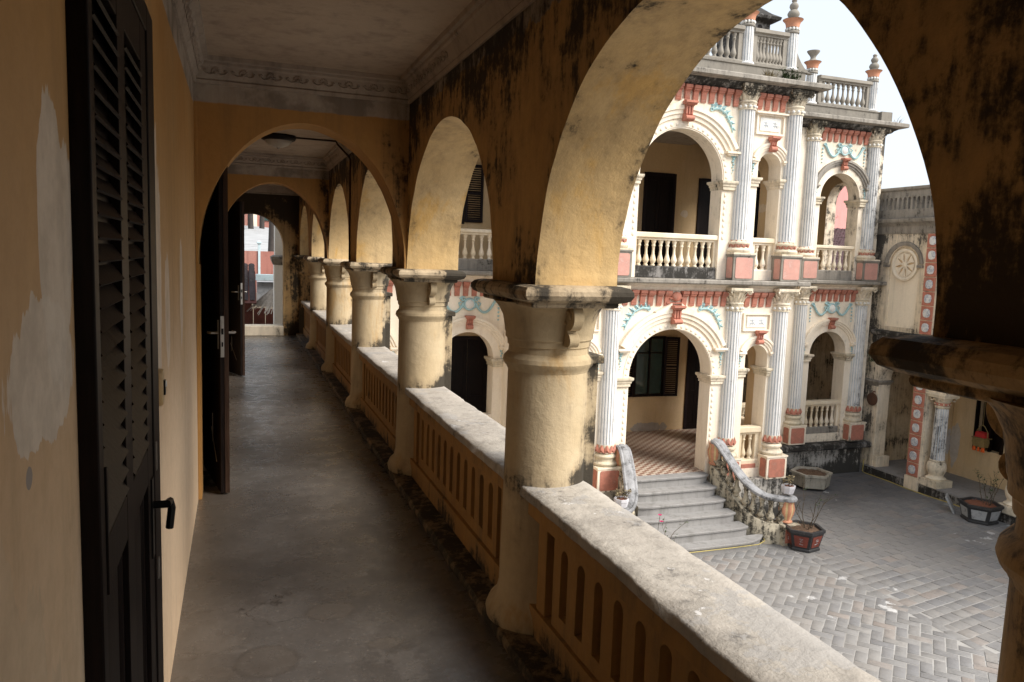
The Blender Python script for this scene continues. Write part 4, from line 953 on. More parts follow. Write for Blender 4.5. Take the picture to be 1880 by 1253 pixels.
for zs, zi in ((-0.43, -0.43), (3.15, 3.15)):
    mould(XC, zs, YC, 1.02, 1.24, 1.0, deg=(28, 152), d=0.09); bead(XC, zs, YC, 0.925, 1.5 if zs < 0 else 0.9)
    # ogee rise to the key on the big arch
    for s in (-1, 1):
        m = MB(); pts = [(0.42, 1.155), (0.28, 1.215), (0.17, 1.265), (0.10, 1.31)]
        rows = [[(XC + s * u, YC - v, zs + z + dz) for v, dz in ((0, -0.06), (0.085, -0.05), (0.09, 0.03), (0.0, 0.035))] for u, z in pts]
        m.grid(rows, True); m.face(rows[0]); m.face(rows[-1]); bobj('ogee_moulding', m, 'facade')
    obj('keystone', KEY_B, bld, (XC, YC - 0.03, zs + 0.96))
    for s in (-1, 1):
        impost(XC + s * (0.86 + 0.13) - 0.13, XC + s * (0.86 + 0.13) + 0.13, YC - 0.03, YC + 0.36, zi)
for zs, zi in ((-0.125, -0.31), (3.455, 3.25)):
    for s in (-1, 1):
        c = XC + s * NARX; mould(c, zs, YC, 0.31, 0.44, 1.0, deg=(22, 158), d=0.06); obj('keystone', KEY_S, bld, (c, YC - 0.02, zs + 0.27))
        for q in (-1, 1): impost(c + q * (0.255 + 0.08) - 0.08, c + q * (0.255 + 0.08) + 0.08, YC - 0.02, YC + 0.36, zi)
for i, x in enumerate(WING):
    for zs, zi in ((-0.37, -0.37), (3.23, 3.23)):
        hw = 0.525 if zs < 0 else 0.56
        mould(x, zs, YW, hw + 0.16, hw + 0.30, 1.0, mat='facade' if zs < 0 else 'grey', deg=(20, 160), d=0.08); obj('keystone', KEY_S, bld, (x, YW - 0.02, zs + hw + 0.06))
        for q in (-1, 1): impost(x + q * (hw + 0.10) - 0.10, x + q * (hw + 0.10) + 0.10, YW - 0.03, YW + 0.36, zi)
# return wall mouldings
for zs in (-0.37, 3.23):
    for xx in (CX0, CX1):
        m = MB(); m.arc(lambda u, v, z: (xx + (v if xx < XC else -v), u, z), ret[0], zs, 1.0, [(0.6, 0), (0.6, -0.04), (0.72, -0.06), (0.72, 0)], 0.3, PI - 0.3, 20); bobj('arch_moulding', m, 'facade')

# plaques over the narrow arches, with worn painted characters
for z0, z1 in ((0.40, 0.74), (4.03, 4.40)):
    for s in (-1, 1):
        c = XC + s * 1.80; m = MB()
        m.ring([(0, 0), (0.0, 0.0)], 0, 0.001, 0, 0.001) if False else None
        zc = (z0 + z1) / 2; h = (z1 - z0) / 2
        for a, b, e, f in ((-0.31, 0.31, h - 0.03, h), (-0.31, 0.31, -h, -h + 0.03), (-0.31, -0.28, -h + 0.03, h - 0.03), (0.28, 0.31, -h + 0.03, h - 0.03)): m.box(c + a, c + b, YC - 0.04, YC, zc + e, zc + f, 0)
        m.box(c - 0.22, c + 0.22, YC - 0.018, YC, zc - h + 0.07, zc + h - 0.07, 1)
        if z0 > 3: m.box(c - 0.35, c + 0.35, YC - 0.09, YC, zc + h, zc + h + 0.03, 0)
        pl = bobj('plaque', m, ['facade', 'bead'])
        m = MB()                            # faint brush strokes
        rs = random.Random(5 + int(z0 * 10) + s)
        for cx in (-0.10, 0.10):
            for (a, b, e, f) in ((-0.05, 0.03, 0.05, 0.03), (-0.045, -0.02, 0.05, -0.02), (0, 0.05, 0.0, -0.055), (-0.02, -0.01, -0.05, -0.055), (0.02, 0.0, 0.055, -0.05)):
                m.tube([(c + cx + a, YC - 0.02, zc + b), (c + cx + e, YC - 0.02, zc + f)], 0.006, 4)
        bobj('lettering', m, 'groove', parent=pl)

# ornaments: turquoise acanthus beside the big arch, swags with medallions over the wing arches
def acanthus(s):
    m = MB()
    for k in range(8):
        t = k / 7; a = math.radians(150 - 175 * t) ; L = 0.17 + 0.05 * math.sin(PI * t)
        cx, cz = 0.40 * t - 0.05, 0.02 - 0.34 * t * t + 0.09 * t
        d = Vector((math.cos(a) * 0.55 + 0.62, 0, math.sin(a) * 0.6 + 0.25 - 0.5 * t)).normalized(); n_ = Vector((-d.z, 0, d.x))
        b0 = Vector((cx - 0.05, 0, cz)); tip = b0 + d * L; mid = b0.lerp(tip, 0.5)
        u = Vector((0, -0.035, 0))
        for w in (1, -1):
            m.face([b0, mid + n_ * 0.036 * w, mid + u]); m.face([mid + n_ * 0.036 * w, tip, mid + u])
            m.face([mid + n_ * 0.036 * w, mid + n_ * 0.05 * w + d * 0.035, mid + u * 0.6])
    m.tube([(-0.09, -0.012, 0.03), (0.05, -0.02, 0.05), (0.2, -0.02, -0.02), (0.34, -0.015, -0.22), (0.38, -0.01, -0.34)], lambda t: 0.026 * (1 - 0.6 * t), 6)
    m.tube([(-0.09 + 0.03 * math.cos(i * 0.8), -0.015, 0.03 + 0.03 * math.sin(i * 0.8)) for i in range(8)], 0.013, 5)
    if s < 0: m.v = [(-x, y, z) for x, y, z in m.v]
    return m.mesh('acanthus_leaf', 'turq', 25)
AC = {1: acanthus(1), -1: acanthus(-1)}
for zs in (-0.43, 3.15):
    for s in (-1, 1): obj('acanthus_leaf', AC[s], bld, (XC + s * 0.62, YC, zs + 1.20))
m = MB()                                    # carved fruit over the lower key
m.ball((XC, YC - 0.05, 1.03), 0.10, None, 1.1, 0.6, 0.9, 10)
for s in (-1, 1):
    for a in (20, 60, 110): m.tube([(XC + s * 0.05, YC - 0.05, 1.0), (XC + s * (0.05 + 0.10 * math.cos(math.radians(a))), YC - 0.06, 1.0 + 0.09 * math.sin(math.radians(a)) - 0.03)], lambda t: 0.03 * (1 - 0.7 * t), 5)
m.box(XC - 0.19, XC + 0.19, YC - 0.05, YC, 0.90, 0.925)
bobj('carved_fruit', m, 'red')
def swag_mesh():
    m = MB()
    for s in (-1, 1):
        pts = [(s * (0.12 + 0.40 * t), -0.02, 0.03 - 0.20 * math.sin(PI * min(1, t * 1.04)) ** 0.8 + 0.03 * t) for t in [i / 14 for i in range(15)]]
        m.tube(pts, 0.026, 6)
        m.tube([(s * (0.56 + 0.045 * (1 - i / 14) * math.cos(i * 0.7) - 0.02), -0.02, 0.08 + 0.045 * (1 - i / 14) * math.sin(i * 0.7)) for i in range(12)], 0.017, 5)
        m.tube([(s * (0.14 + 0.06 * (1 - i / 15) * math.cos(i * 0.7)), -0.025, 0.10 + 0.05 * (1 - i / 15) * math.sin(i * 0.7)) for i in range(12)], 0.018, 5)
        m.tube([(s * 0.10, -0.02, -0.06), (s * 0.19, -0.03, -0.05), (s * 0.22, -0.03, 0.02), (s * 0.17, -0.03, 0.04)], 0.016, 5)
        for i in range(5): m.ball((s * 0.60, -0.012, 0.0 - 0.075 * i), 0.026 - 0.002 * i, None, 1, 0.6, 1.1, 6)
    m.lathe([(0.115, 0), (0.12, 0.03), (0.10, 0.045), (0.09, 0.03)], 0, 0, 0, 24)
    k = len(m.v)
    vs = []
    m.v = [(x, y, z) for x, y, z in m.v]
    # the lathe was built flat (axis z): stand it on the wall
    n0 = k - 24 * 4 if False else None
    return m
def swag(x, y, z):
    m = MB()
    for s in (-1, 1):
        pts = [(s * (0.12 + 0.40 * t), -0.02, 0.03 - 0.20 * math.sin(PI * min(1, t * 1.04)) ** 0.8 + 0.03 * t) for t in [i / 14 for i in range(15)]]
        m.tube(pts, 0.026, 6)
        m.tube([(s * (0.54 + 0.045 * (1 - i / 14) * math.cos(i * 0.7)), -0.02, 0.08 + 0.045 * (1 - i / 14) * math.sin(i * 0.7)) for i in range(12)], 0.017, 5)
        m.tube([(s * (0.14 + 0.06 * (1 - i / 15) * math.cos(i * 0.7)), -0.025, 0.10 + 0.05 * (1 - i / 15) * math.sin(i * 0.7)) for i in range(12)], 0.018, 5)
        m.tube([(s * 0.10, -0.02, -0.06), (s * 0.19, -0.03, -0.05), (s * 0.22, -0.03, 0.02), (s * 0.17, -0.03, 0.04)], 0.016, 5)
        for i in range(5): m.ball((s * 0.60, -0.012, 0.0 - 0.075 * i), 0.026 - 0.002 * i, None, 1, 0.6, 1.1, 6)
    return m.mesh('swag', 'turq', 40)
SWAG = swag(0, 0, 0)
def disc(r, prof, mi):
    m = MB(); rows = []
    for rr, d in prof: rows.append([(rr * math.cos(2 * PI * i / 22), -d, rr * math.sin(2 * PI * i / 22)) for i in range(22)])
    m.grid(rows, True, mi); m.face(rows[-1], mi[len(mi) - 1] if isinstance(mi, list) else (mi(len(rows), 0) if callable(mi) else mi)); return m
MED = disc(0.12, [(0.125, 0), (0.125, 0.03), (0.11, 0.045), (0.095, 0.045), (0.09, 0.032), (0.06, 0.05), (0.02, 0.055)], lambda i, j: 0 if i < 4 else 1).mesh('medallion', ['turq', 'bead'], 40)
def drop_mesh():
    m = MB(); m.box(-0.045, 0.045, -0.025, 0, 0.10, 0.13)
    for i in range(6): m.ball(((-1) ** i * 0.008, -0.012, 0.08 - 0.05 * i), 0.030 - 0.0035 * i, None, 1, 0.6, 1.0, 6)
    return m.mesh('drop_ornament', 'turq', 40)
DROP = drop_mesh()
for x in WING:
    for z, zs in ((0.70, -0.37), (4.30, 3.23)):
        s_ = obj('swag', SWAG, bld, (x, YW, z)); obj('medallion', MED, s_, (x, YW - 0.005, z + 0.0))
        for q in (-1, 1): obj('drop_ornament', DROP, bld, (x + q * 0.69, YW, zs + 0.12))
for zs in (-0.43, 3.15):
    for s in (-1, 1): obj('drop_ornament', DROP, bld, (XC + s * 1.05, YC, zs + 0.32)); 
for zs in (-0.125, 3.455):
    for s in (-1, 1):
        for q in (-1, 1): obj('drop_ornament', DROP, bld, (XC + s * NARX + q * 0.37, YC, zs - 0.02))

# --- balustrades
def bal_mesh(h, mat, fat=1.0):
    p = [(0.042, 0), (0.042, 0.05), (0.030, 0.06), (0.030, 0.09), (0.052, 0.17), (0.056, 0.23), (0.044, 0.33), (0.026, 0.46), (0.022, 0.62), (0.026, 0.74), (0.038, 0.78), (0.030, 0.81), (0.030, 0.86), (0.046, 0.94), (0.046, 1.0)]
    m = MB(); m.lathe([(r * fat, z * h) for r, z in p], 0, 0, 0, 10); return m.mesh('baluster', mat, 50)
BAL_LO, BAL_UP, BAL_RF = bal_mesh(0.50, 'baluster'), bal_mesh(0.46, 'baluster'), bal_mesh(0.47, 'balgrey')
def railing(u0, u1, v, n, zf, zb, zt, ztop, me, P=PX, mats=('baluster', 'greydark', 'grey'), endw=0.06, parent=None, t=0.08):
    """u along, v depth centre; base block zf..zb, balusters zb..zt, handrail zt..ztop; end posts"""
    m = MB()
    m.ext([(v - t, zf), (v + t, zf), (v + t, zb - 0.02), (v + t * 0.8, zb), (v - t * 0.8, zb), (v - t, zb - 0.02)], P, u0, u1, 1)
    m.ext([(v - t * 0.7, zt), (v + t * 0.7, zt), (v + t * 0.75, zt + 0.03), (v + t * 1.25, zt + 0.05), (v + t * 1.25, ztop - 0.012), (v + t, ztop), (v - t, ztop), (v - t * 1.25, ztop - 0.012), (v - t * 1.25, zt + 0.05), (v - t * 0.75, zt + 0.03)], P, u0, u1, 0)
    for a, b in ((u0, u0 + endw), (u1 - endw, u1)): m.ext([(v - t * 0.6, zb), (v + t * 0.6, zb), (v + t * 0.6, zt), (v - t * 0.6, zt)], P, a, b, 0)
    r = obj('railing', m.mesh('railing', [mats[0], mats[1]], 30, 0.003), parent or bld)
    for i in range(n):
        u = u0 + endw + (u1 - u0 - 2 * endw) * (i + 0.5) / n
        o = obj('baluster', me, None, P(u + random.uniform(-.004, .004), v + random.uniform(-.003, .003), zb)); o.rotation_euler = (random.uniform(-.012, .012), random.uniform(-.012, .012), random.uniform(0, 6)); setp(o, r)
    return r
railing(XC - 0.86, XC + 0.86, YC + 0.12, 11, ZU, 1.57, 2.03, 2.16, BAL_UP, mats=('baluster', 'greydark'))
for s in (-1, 1):
    c = XC + s * NARX
    railing(c - 0.255, c + 0.255, YC + 0.12, 2, ZU, 1.56, 2.02, 2.15, BAL_UP, mats=('baluster', 'baluster'), endw=0.10)
    railing(c - 0.255, c + 0.255, YC + 0.12, 2, ZP - 0.16, -2.12, -1.62, -1.47, BAL_LO, mats=('baluster', 'baluster'), endw=0.10)
    m = MB(); m.box(c - 0.16, c + 0.16, YC + 0.012, YC + 0.05, -2.40, -2.20); bobj('red_panel', m, 'red')
for x in WING:
    railing(x - 0.56, x + 0.56, YW + 0.12, 6, ZU, 1.58, 2.04, 2.15, BAL_UP, mats=('baluster', 'grey'))
    railing(x - 0.525, x + 0.525, YW + 0.12, 6, -2.48, -2.13, -1.63, -1.50, BAL_LO, mats=('baluster', 'grey'))
for zf, zb, zt, ztop, me in ((ZU, 1.58, 2.04, 2.15, BAL_UP), (-2.4, -2.13, -1.63, -1.5, BAL_LO)):
    railing(ret[0] - 0.52, ret[0] + 0.52, CX1 - 0.15, 6, zf, zb, zt, ztop, me, PY); railing(ret[0] - 0.52, ret[0] + 0.52, CX0 + 0.15, 6, zf, zb, zt, ztop, me, PY)

# --- roof: parapet blocks, balustrades, fluted posts, finials
m = MB(); m.ring([(0.03, 4.985), (0.03, 5.20), (0.05, 5.215), (0.05, 5.235), (0.0, 5.25)], CX0 + 0.03, CX1 - 0.03, YC + 0.0, YC + 0.3); bobj('parapet', m, 'parapet', wob=0.01)
for s0, s1 in ((CX1 + 0.02, WX1 - 0.03), (WX0 + 0.3, CX0 - 0.02)):
    m = MB(); m.ring([(0.03, 4.985), (0.03, 5.20), (0.05, 5.215), (0.05, 5.235), (0.0, 5.25)], s0, s1, YW, YW + 0.3); bobj('parapet', m, 'parapet', wob=0.01)
    m = MB(); m.box((s1 if s0 > XC else s0) - 0.24, (s1 if s0 > XC else s0) + 0.08, YW - 0.10, YW + 0.3, 4.99, 5.245); bobj('parapet_block', m, 'parapet', wob=0.01, bevel=0.01)
def post_mesh(h):
    m = MB(); R = 0.115; nf = 14; ang = []
    for k in range(nf):
        a = 2 * PI * k / nf; d = 2 * PI / nf; ang += [(a - d * 0.25, 0), (a + d * 0.25, 0), (a + d * 0.33, 1), (a + d * 0.67, 1)]
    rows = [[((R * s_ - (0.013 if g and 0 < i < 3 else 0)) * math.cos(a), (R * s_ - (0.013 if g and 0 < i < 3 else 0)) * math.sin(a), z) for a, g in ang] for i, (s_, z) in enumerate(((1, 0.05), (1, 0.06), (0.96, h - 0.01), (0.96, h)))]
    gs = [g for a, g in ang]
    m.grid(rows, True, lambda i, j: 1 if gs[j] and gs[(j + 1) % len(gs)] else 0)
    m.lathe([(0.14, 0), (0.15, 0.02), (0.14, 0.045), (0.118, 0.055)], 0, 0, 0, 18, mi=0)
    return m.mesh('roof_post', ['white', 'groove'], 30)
POST = post_mesh(0.66)
def finial_mesh(kind):
    m = MB()
    m.lathe([(0.09, 0), (0.125, 0.01), (0.13, 0.03), (0.12, 0.05), (0.115, 0.055)], 0, 0, 0, 18, mi=0)
    for k in range(12): m.ball((0.113 * math.cos(k * PI / 6), 0.113 * math.sin(k * PI / 6), 0.085), 0.026, 1, 1, 1, 1.2, 6)
    m.lathe([(0.105, 0.05), (0.11, 0.12), (0.118, 0.125)], 0, 0, 0, 18, mi=0)
    m.lathe([(0.118, 0.12), (0.125, 0.17), (0.14, 0.215), (0.17, 0.245), (0.185, 0.26)], 0, 0, 0, 18, mi=2)
    m.lathe([(0.18, 0.258), (0.185, 0.268), (0.12, 0.285), (0.075, 0.30)], 0, 0, 0, 18, mi=0)
    if kind == 0:
        m.lathe([(0.075, 0.295), (0.105, 0.34), (0.11, 0.375), (0.085, 0.42), (0.055, 0.44), (0.065, 0.46), (0.082, 0.495), (0.075, 0.535), (0.045, 0.565), (0.035, 0.585), (0.05, 0.60), (0.045, 0.62), (0.02, 0.64), (0.0, 0.65)], 0, 0, 0, 18, mi=0)
    else:
        m.lathe([(0.10, 0.29), (0.06, 0.33), (0.055, 0.36), (0.075, 0.40), (0.115, 0.45), (0.135, 0.48), (0.14, 0.50), (0.12, 0.50), (0.09, 0.47), (0.0, 0.46)], 0, 0, 0, 18, mi=0)
    return m.mesh('finial', ['balgrey', 'bead', 'urnred'], 40)
FIN = [finial_mesh(0), finial_mesh(1)]
def roof_post(x, y, kind):
    p = obj('roof_post', POST, bld, (x, y, 5.245)); obj('finial', FIN[kind], p, (x, y, 5.245 + 0.66))
def roof_rail(xa, xb, y, n):
    return railing(xa, xb, y, n, 5.24, 5.32, 5.79, 5.91, BAL_RF, mats=('balgrey', 'parapet'), endw=0.09, t=0.085)
yr = YC + 0.14
for s in (-1, 1):
    roof_post(XC + s * 1.27, yr - 0.02, 1); roof_post(XC + s * 2.25, yr - 0.02, 0)
    roof_rail(*sorted((XC + s * 1.38, XC + s * 2.14)), yr, 8)
    m = MB()                                # scrolled shoulder beside the outer post
    pr = [(0.0, 5.25), (0.42, 5.25)] + [(0.42 - 0.42 * t, 5.25 + 0.36 * t ** 2.2) for t in [0.15, 0.3, 0.5, 0.7, 0.85, 1.0]]
    m.ext([(XC + s * (2.36 + a), z) for a, z in pr], lambda u, v, z: (v, u, z), yr - 0.05, yr + 0.06); bobj('shoulder_scroll', m, 'parapet')
roof_rail(XC - 1.16, XC + 1.16, yr, 16)
yr = YW + 0.14
for a, b, n in ((XC + 4.68, XC + 6.40, 9), (XC + 2.75, XC + 4.5, 9), (XC - 4.1, XC - 2.75, 8), (XC - 5.6, XC - 4.35, 8)):
    roof_rail(a + 0.13, b - 0.12, yr, n)
for x, k in ((XC + 4.62, 1), (XC + 6.36, 0), (XC - 4.2, 1), (1.78, 0)): roof_post(x, yr - 0.02, k)
# small turret behind the roof balustrade
m = MB(); tx, ty = 11.1, 15.6
m.box(tx - 0.42, tx + 0.42, ty - 0.42, ty + 0.42, 4.9, 7.12)
m.ring([(0.0, 7.12), (0.05, 7.14), (0.16, 7.20), (0.18, 7.26), (0.02, 7.36), (-0.16, 7.52), (-0.3, 7.56)], tx - 0.42, tx + 0.42, ty - 0.42, ty + 0.42)
tur = bobj('turret', m, 'greydark')
for px, py, rx in ((tx - 0.18, ty - 0.424, 0), (tx + 0.14, ty - 0.424, 0), (tx - 0.424, ty, 1)):
    m = MB(); o = [(-0.075, 0.0), (0.075, 0.0), (0.075, 0.2), (0.055, 0.27), (0.0, 0.30), (-0.055, 0.27), (-0.075, 0.2)]
    m.face([(px + (u if not rx else 0), py + (u if rx else 0), 6.80 + z) for u, z in o]); bobj('window', m, 'door', parent=tur)

# --- doors and windows in the back walls
def wdoor(x0, x1, z0, z1, y, shut=True, name='door'):
    m = MB()
    for a, b, c, d in ((x0 - 0.07, x0, z0, z1 + 0.07), (x1, x1 + 0.07, z0, z1 + 0.07), (x0, x1, z1, z1 + 0.07)): m.box(a, b, y - 0.03, y, c, d)
    f = bobj(name, m, 'shutter', bevel=0.004)
    m = MB(); n = 2; w = (x1 - x0) / n
    for i in range(n):
        a = x0 + i * w
        m.box(a + 0.004, a + w - 0.004, y - 0.012, y, z0, z1)
        for (c, d) in ((z0, z0 + 0.12), (z0 + 0.40 * (z1 - z0), z0 + 0.40 * (z1 - z0) + 0.10), (z1 - 0.10, z1)): m.box(a + 0.004, a + w - 0.004, y - 0.022, y - 0.0125, c, d)
        m.box(a + 0.004, a + 0.08, y - 0.0215, y - 0.0125, z0, z1); m.box(a + w - 0.08, a + w - 0.004, y - 0.0215, y - 0.0125, z0, z1)
    bobj('leaf', m, 'door', parent=f)
    return f
wdoor(8.60, 9.28, ZU, 3.55, YB); wdoor(10.02, 10.62, ZU, 3.50, YB - 0.002); wdoor(5.6, 6.3, ZU, 3.55, YB)
wdoor(9.98, 10.48, ZP, -0.2, YB - 0.003); wdoor(4.08, 5.0, ZP, -0.12, YB); wdoor(2.2, 3.0, ZP, -0.12, YB)
wdoor(12.05, 12.75, ZU, 3.5, YB2); wdoor(11.3, 12.0, ZP, -0.2, YB2)
# upper shutters far left and lower window with glass and an opened shutter
def shutter(x0, x1, z0, z1, y, label=None, ang=0.0):
    piv = Matrix.Translation((x0, y, 0)) @ Matrix.Rotation(ang, 4, 'Z'); w = x1 - x0
    m = MB()
    for a, b, c, d in ((0, 0.05, z0, z1), (w - 0.05, w, z0, z1), (0.05, w - 0.05, z0, z0 + 0.06), (0.05, w - 0.05, z1 - 0.06, z1), (0.05, w - 0.05, (z0 + z1) / 2 - 0.025, (z0 + z1) / 2 + 0.025)): m.box(a, b, -0.035, 0.0, c, d, mt=piv)
    s = bobj('shutter', m, 'shutter', bevel=0.003)
    sl = MB(); sl.box(0.05, w - 0.05, -0.018, 0.018, -0.003, 0.003, mt=Matrix.Rotation(math.radians(42), 4, 'X')); me = sl.mesh('slat', 'shutter')
    z = z0 + 0.085
    while z < z1 - 0.08:
        if abs(z - (z0 + z1) / 2) > 0.035:
            o = bpy.data.objects.new('slat', me); COL.objects.link(o); p = piv @ Vector((0, -0.018, z)); o.location = p; o.rotation_euler = (0, 0, ang); setp(o, s)
        z += 0.045
    return s
shutter(4.40, 4.78, 2.32, 3.49, YB - 0.02); shutter(4.0, 4.38, 2.32, 3.49, YB - 0.02)
m = MB(); m.box(3.9, 4.40, YB - 0.01, YB - 0.002, 2.28, 3.5); bobj('window', m, 'door')
m = MB()
for a, b, c, d in ((8.50, 8.56, -1.46, -0.06), (9.24, 9.30, -1.46, -0.06), (8.56, 9.24, -0.12, -0.06), (8.56, 9.24, -1.46, -1.40), (8.88, 8.92, -1.40, -0.12)): m.box(a, b, YB - 0.05, YB, c, d)
m.box(8.56, 9.24, YB - 0.03, YB - 0.01, -0.46, -0.43)
win = bobj('window', m, 'door')
for i in range(2):
    for z0, z1 in ((-1.395, -0.465), (-0.425, -0.125)):
        m = MB(); m.box((8.565, 8.925)[i], (8.875, 9.235)[i], YB - 0.022, YB - 0.016, z0, z1); bobj('pane', m, 'glass', parent=win)
shutter(9.27, 9.62, -1.45, -0.07, YB - 0.055, ang=math.radians(-12)); shutter(8.24, 8.50, -1.45, -0.07, YB - 0.055, ang=math.radians(8))

# ------------------------------------------------------------------ stairs
st = thing('staircase', 'grey cement staircase of six flared steps up to the porch', 'stairs', (XC, 11.2, ZC))
SY = [11.78, 11.53, 11.29, 11.04, 10.76, 10.52]; SH = [0.84, 0.86, 0.90, 0.95, 1.03, 1.36]
for k in range(6):
    z1 = ZP - 0.1667 * k; z0 = ZC - 0.02 if k == 5 else z1 - 0.1667 - 0.01
    h = SH[k]; y = SY[k]; yb = 12.02 if k == 0 else SY[k - 1] + 0.05
    n = 14; top = []
    curve = 0.05 if k < 5 else 0.03
    for i in range(n + 1):
        u = -1 + 2 * i / n; e = abs(u) ** (6 if k == 5 else 10)
        top.append((XC + h * u, y + (0.30 if k == 5 else 0.06) * e + 0.0 * curve))
    top += [(XC + h, yb), (XC - h, yb)]
    m = MB(); sh = lambda p, d: (p[0] + (XC - p[0]) * d * 0.6, p[1] + (0 if p[1] > y + 0.5 else d), )
    rows = [[(*sh(p, 0.03), z0) for p in top], [(*sh(p, 0.03), z1 - 0.05) for p in top], [(*sh(p, 0.004), z1 - 0.042) for p in top], [(*p, z1 - 0.034) for p in top], [(*p, z1 - 0.008) for p in top], [(*sh(p, 0.008), z1) for p in top]]
    m.grid(rows, True); m.face(rows[-1]); obj('step', m.mesh('step', 'step', 40, 0.004), st)

BAL_ST = bal_mesh(0.40, 'stairbal', 1.45)
def urn_mesh():
    m = MB(); rows = []
    pr = [(0.10, 0), (0.115, 0.02), (0.085, 0.05), (0.095, 0.09), (0.125, 0.18), (0.135, 0.26), (0.115, 0.34), (0.125, 0.385), (0.12, 0.40)]
    for r, z in pr:
        rows.append([(r * (1 + (0.07 if 0.05 < z < 0.36 else 0) * math.cos(7 * a)) * math.cos(a), r * (1 + (0.07 if 0.05 < z < 0.36 else 0) * math.cos(7 * a)) * math.sin(a), z) for a in [2 * PI * i / 42 for i in range(42)]])
    m.grid(rows, True, lambda i, j: 1 if (j % 6) in (2, 3) and 1 < i < 7 else 0); m.face(rows[-1], 0)
    return m.mesh('urn', ['urnred', 'urnyel'], 50)
URN = urn_mesh()
def banister(s, label):
    t = thing('stair_balustrade', label, 'balustrade', (XC + s * 1.2, 11.2, ZC), 'curved stair balustrades of the porch')
    # rail centre line: starts at the pier, sweeps down, flares out and levels off
    ctl = [(0.99, 11.90, -1.66), (1.00, 11.75, -1.70), (1.05, 11.52, -1.90), (1.12, 11.28, -2.13), (1.22, 11.05, -2.31), (1.38, 10.86, -2.42), (1.60, 10.75, -2.45), (1.76, 10.74, -2.455)]
    P = []
    for i in range(len(ctl) - 1):
        p0 = Vector(ctl[max(i - 1, 0)]); p1 = Vector(ctl[i]); p2 = Vector(ctl[i + 1]); p3 = Vector(ctl[min(i + 2, len(ctl) - 1)])
        for q in range(5):
            u = q / 5; P.append(0.5 * ((2 * p1) + (p2 - p0) * u + (2 * p0 - 5 * p1 + 4 * p2 - p3) * u * u + (3 * p1 - p0 - 3 * p2 + p3) * u ** 3))
    P.append(Vector(ctl[-1])); P = [Vector((XC + s * p.x, p.y, p.z)) for p in P]
    rows = []; prof = [(-0.10, -0.05), (-0.115, -0.03), (-0.115, 0.005), (-0.09, 0.03), (-0.06, 0.022), (-0.035, 0.042), (0.035, 0.042), (0.06, 0.022), (0.09, 0.03), (0.115, 0.005), (0.115, -0.03), (0.10, -0.05)]
    for i, p in enumerate(P):
        tn = (P[min(i + 1, len(P) - 1)] - P[max(i - 1, 0)]); tn.z = 0; tn.normalize(); sd = Vector((-tn.y, tn.x, 0))
        rows.append([tuple(p + sd * a + Vector((0, 0, b))) for a, b in prof])
    m = MB(); m.grid(rows, True); m.face(rows[0]); m.face(rows[-1])
    e = P[-1]; m.lathe([(0.10, -0.05), (0.165, -0.045), (0.175, -0.02), (0.165, 0.012), (0.13, 0.03), (0.0, 0.036)], e.x, e.y, e.z, 24)
    obj('handrail', m.mesh('handrail', 'rail', 40, 0.006), t)
    m = MB(); rows = []                      # string wall below the balusters
    for i, p in enumerate(P):
        tn = (P[min(i + 1, len(P) - 1)] - P[max(i - 1, 0)]); tn.z = 0; tn.normalize(); sd = Vector((-tn.y, tn.x, 0)); z = p.z - 0.46
        rows.append([tuple(Vector((p.x, p.y, 0)) + sd * a + Vector((0, 0, zz))) for a, zz in ((-0.10, ZC - 0.02), (-0.10, z - 0.03), (-0.08, z), (0.08, z), (0.10, z - 0.03), (0.10, ZC - 0.02))])
    m.grid(rows, True); m.face(rows[0]); m.face(rows[-1])
    m.ring([(0.0, ZC - 0.02), (0.0, e.z - 0.49), (0.015, e.z - 0.48), (0.015, e.z - 0.455), (-0.02, e.z - 0.45)], e.x - 0.17, e.x + 0.17, e.y - 0.17, e.y + 0.17)
    obj('string_wall', m.mesh('string_wall', 'stairbal', 40, 0.012), t)
    n = 10
    for i in range(n):
        p = P[int(2 + (len(P) - 7) * i / (n - 1))]
        obj('baluster', BAL_ST, t, (p.x, p.y, p.z - 0.455))
    for p in (P[0] + Vector((0, -0.02, 0)), e):
        obj('urn', URN, t, (p.x, p.y, p.z - 0.45))
    m = MB(); m.box(e.x - 0.13, e.x + 0.13, e.y - 0.178, e.y - 0.170, ZC + 0.05, e.z - 0.53); m.box(e.x + 0.1705, e.x + 0.178, e.y - 0.13, e.y + 0.13, ZC + 0.05, e.z - 0.53); obj('red_panel', m.mesh('red_panel', 'red'), t)
    return e
eR = banister(1, 'stained curved stair balustrade on the courtyard side, right of the steps')
eL = banister(-1, 'stained curved stair balustrade left of the steps, half hidden by the coping')
# ------------------------------------------------------------------ east wing on the far side of the courtyard
XE, ZK = 14.35, -3.08
ew = thing('east_wing', 'stained two storey wing with a round wheel window and red tile strips', 'building', (XE, 10.0, ZC))
def eobj(name, mb, mats, parent=None, **k): return obj(name, mb.mesh(name, mats, k.pop('ang', 35), k.pop('wob', 0.0)), parent or ew, **k)
EY0, EY1 = 4.2, 14.50
lo = [(13.40, 0.50, ZK, -1.0, 0.52), (11.33, 0.72, ZK, -0.98, 0.58), (9.48, 0.72, ZK, -0.98, 0.58), (7.63, 0.72, ZK, -0.98, 0.58), (5.78, 0.72, ZK, -0.98, 0.58)]
m = MB(); m.arch_wall(PY, EY0, EY1, -1.0, 0.10, XE, XE + 0.35, [(c, h, -1.2, zs, r) for c, h, zb, zs, r in lo], 28); eobj('wall', m, 'wingwall')
NY, NZ, NH = 13.49, 1.76, 0.42
m = MB(); m.arch_wall(PY, EY0, EY1, 0.10, 2.60, XE, XE + 0.35, [(NY - 1.85 * k, NH, 0.32, NZ, NH) for k in range(5)], 28); eobj('wall', m, 'wingwall')
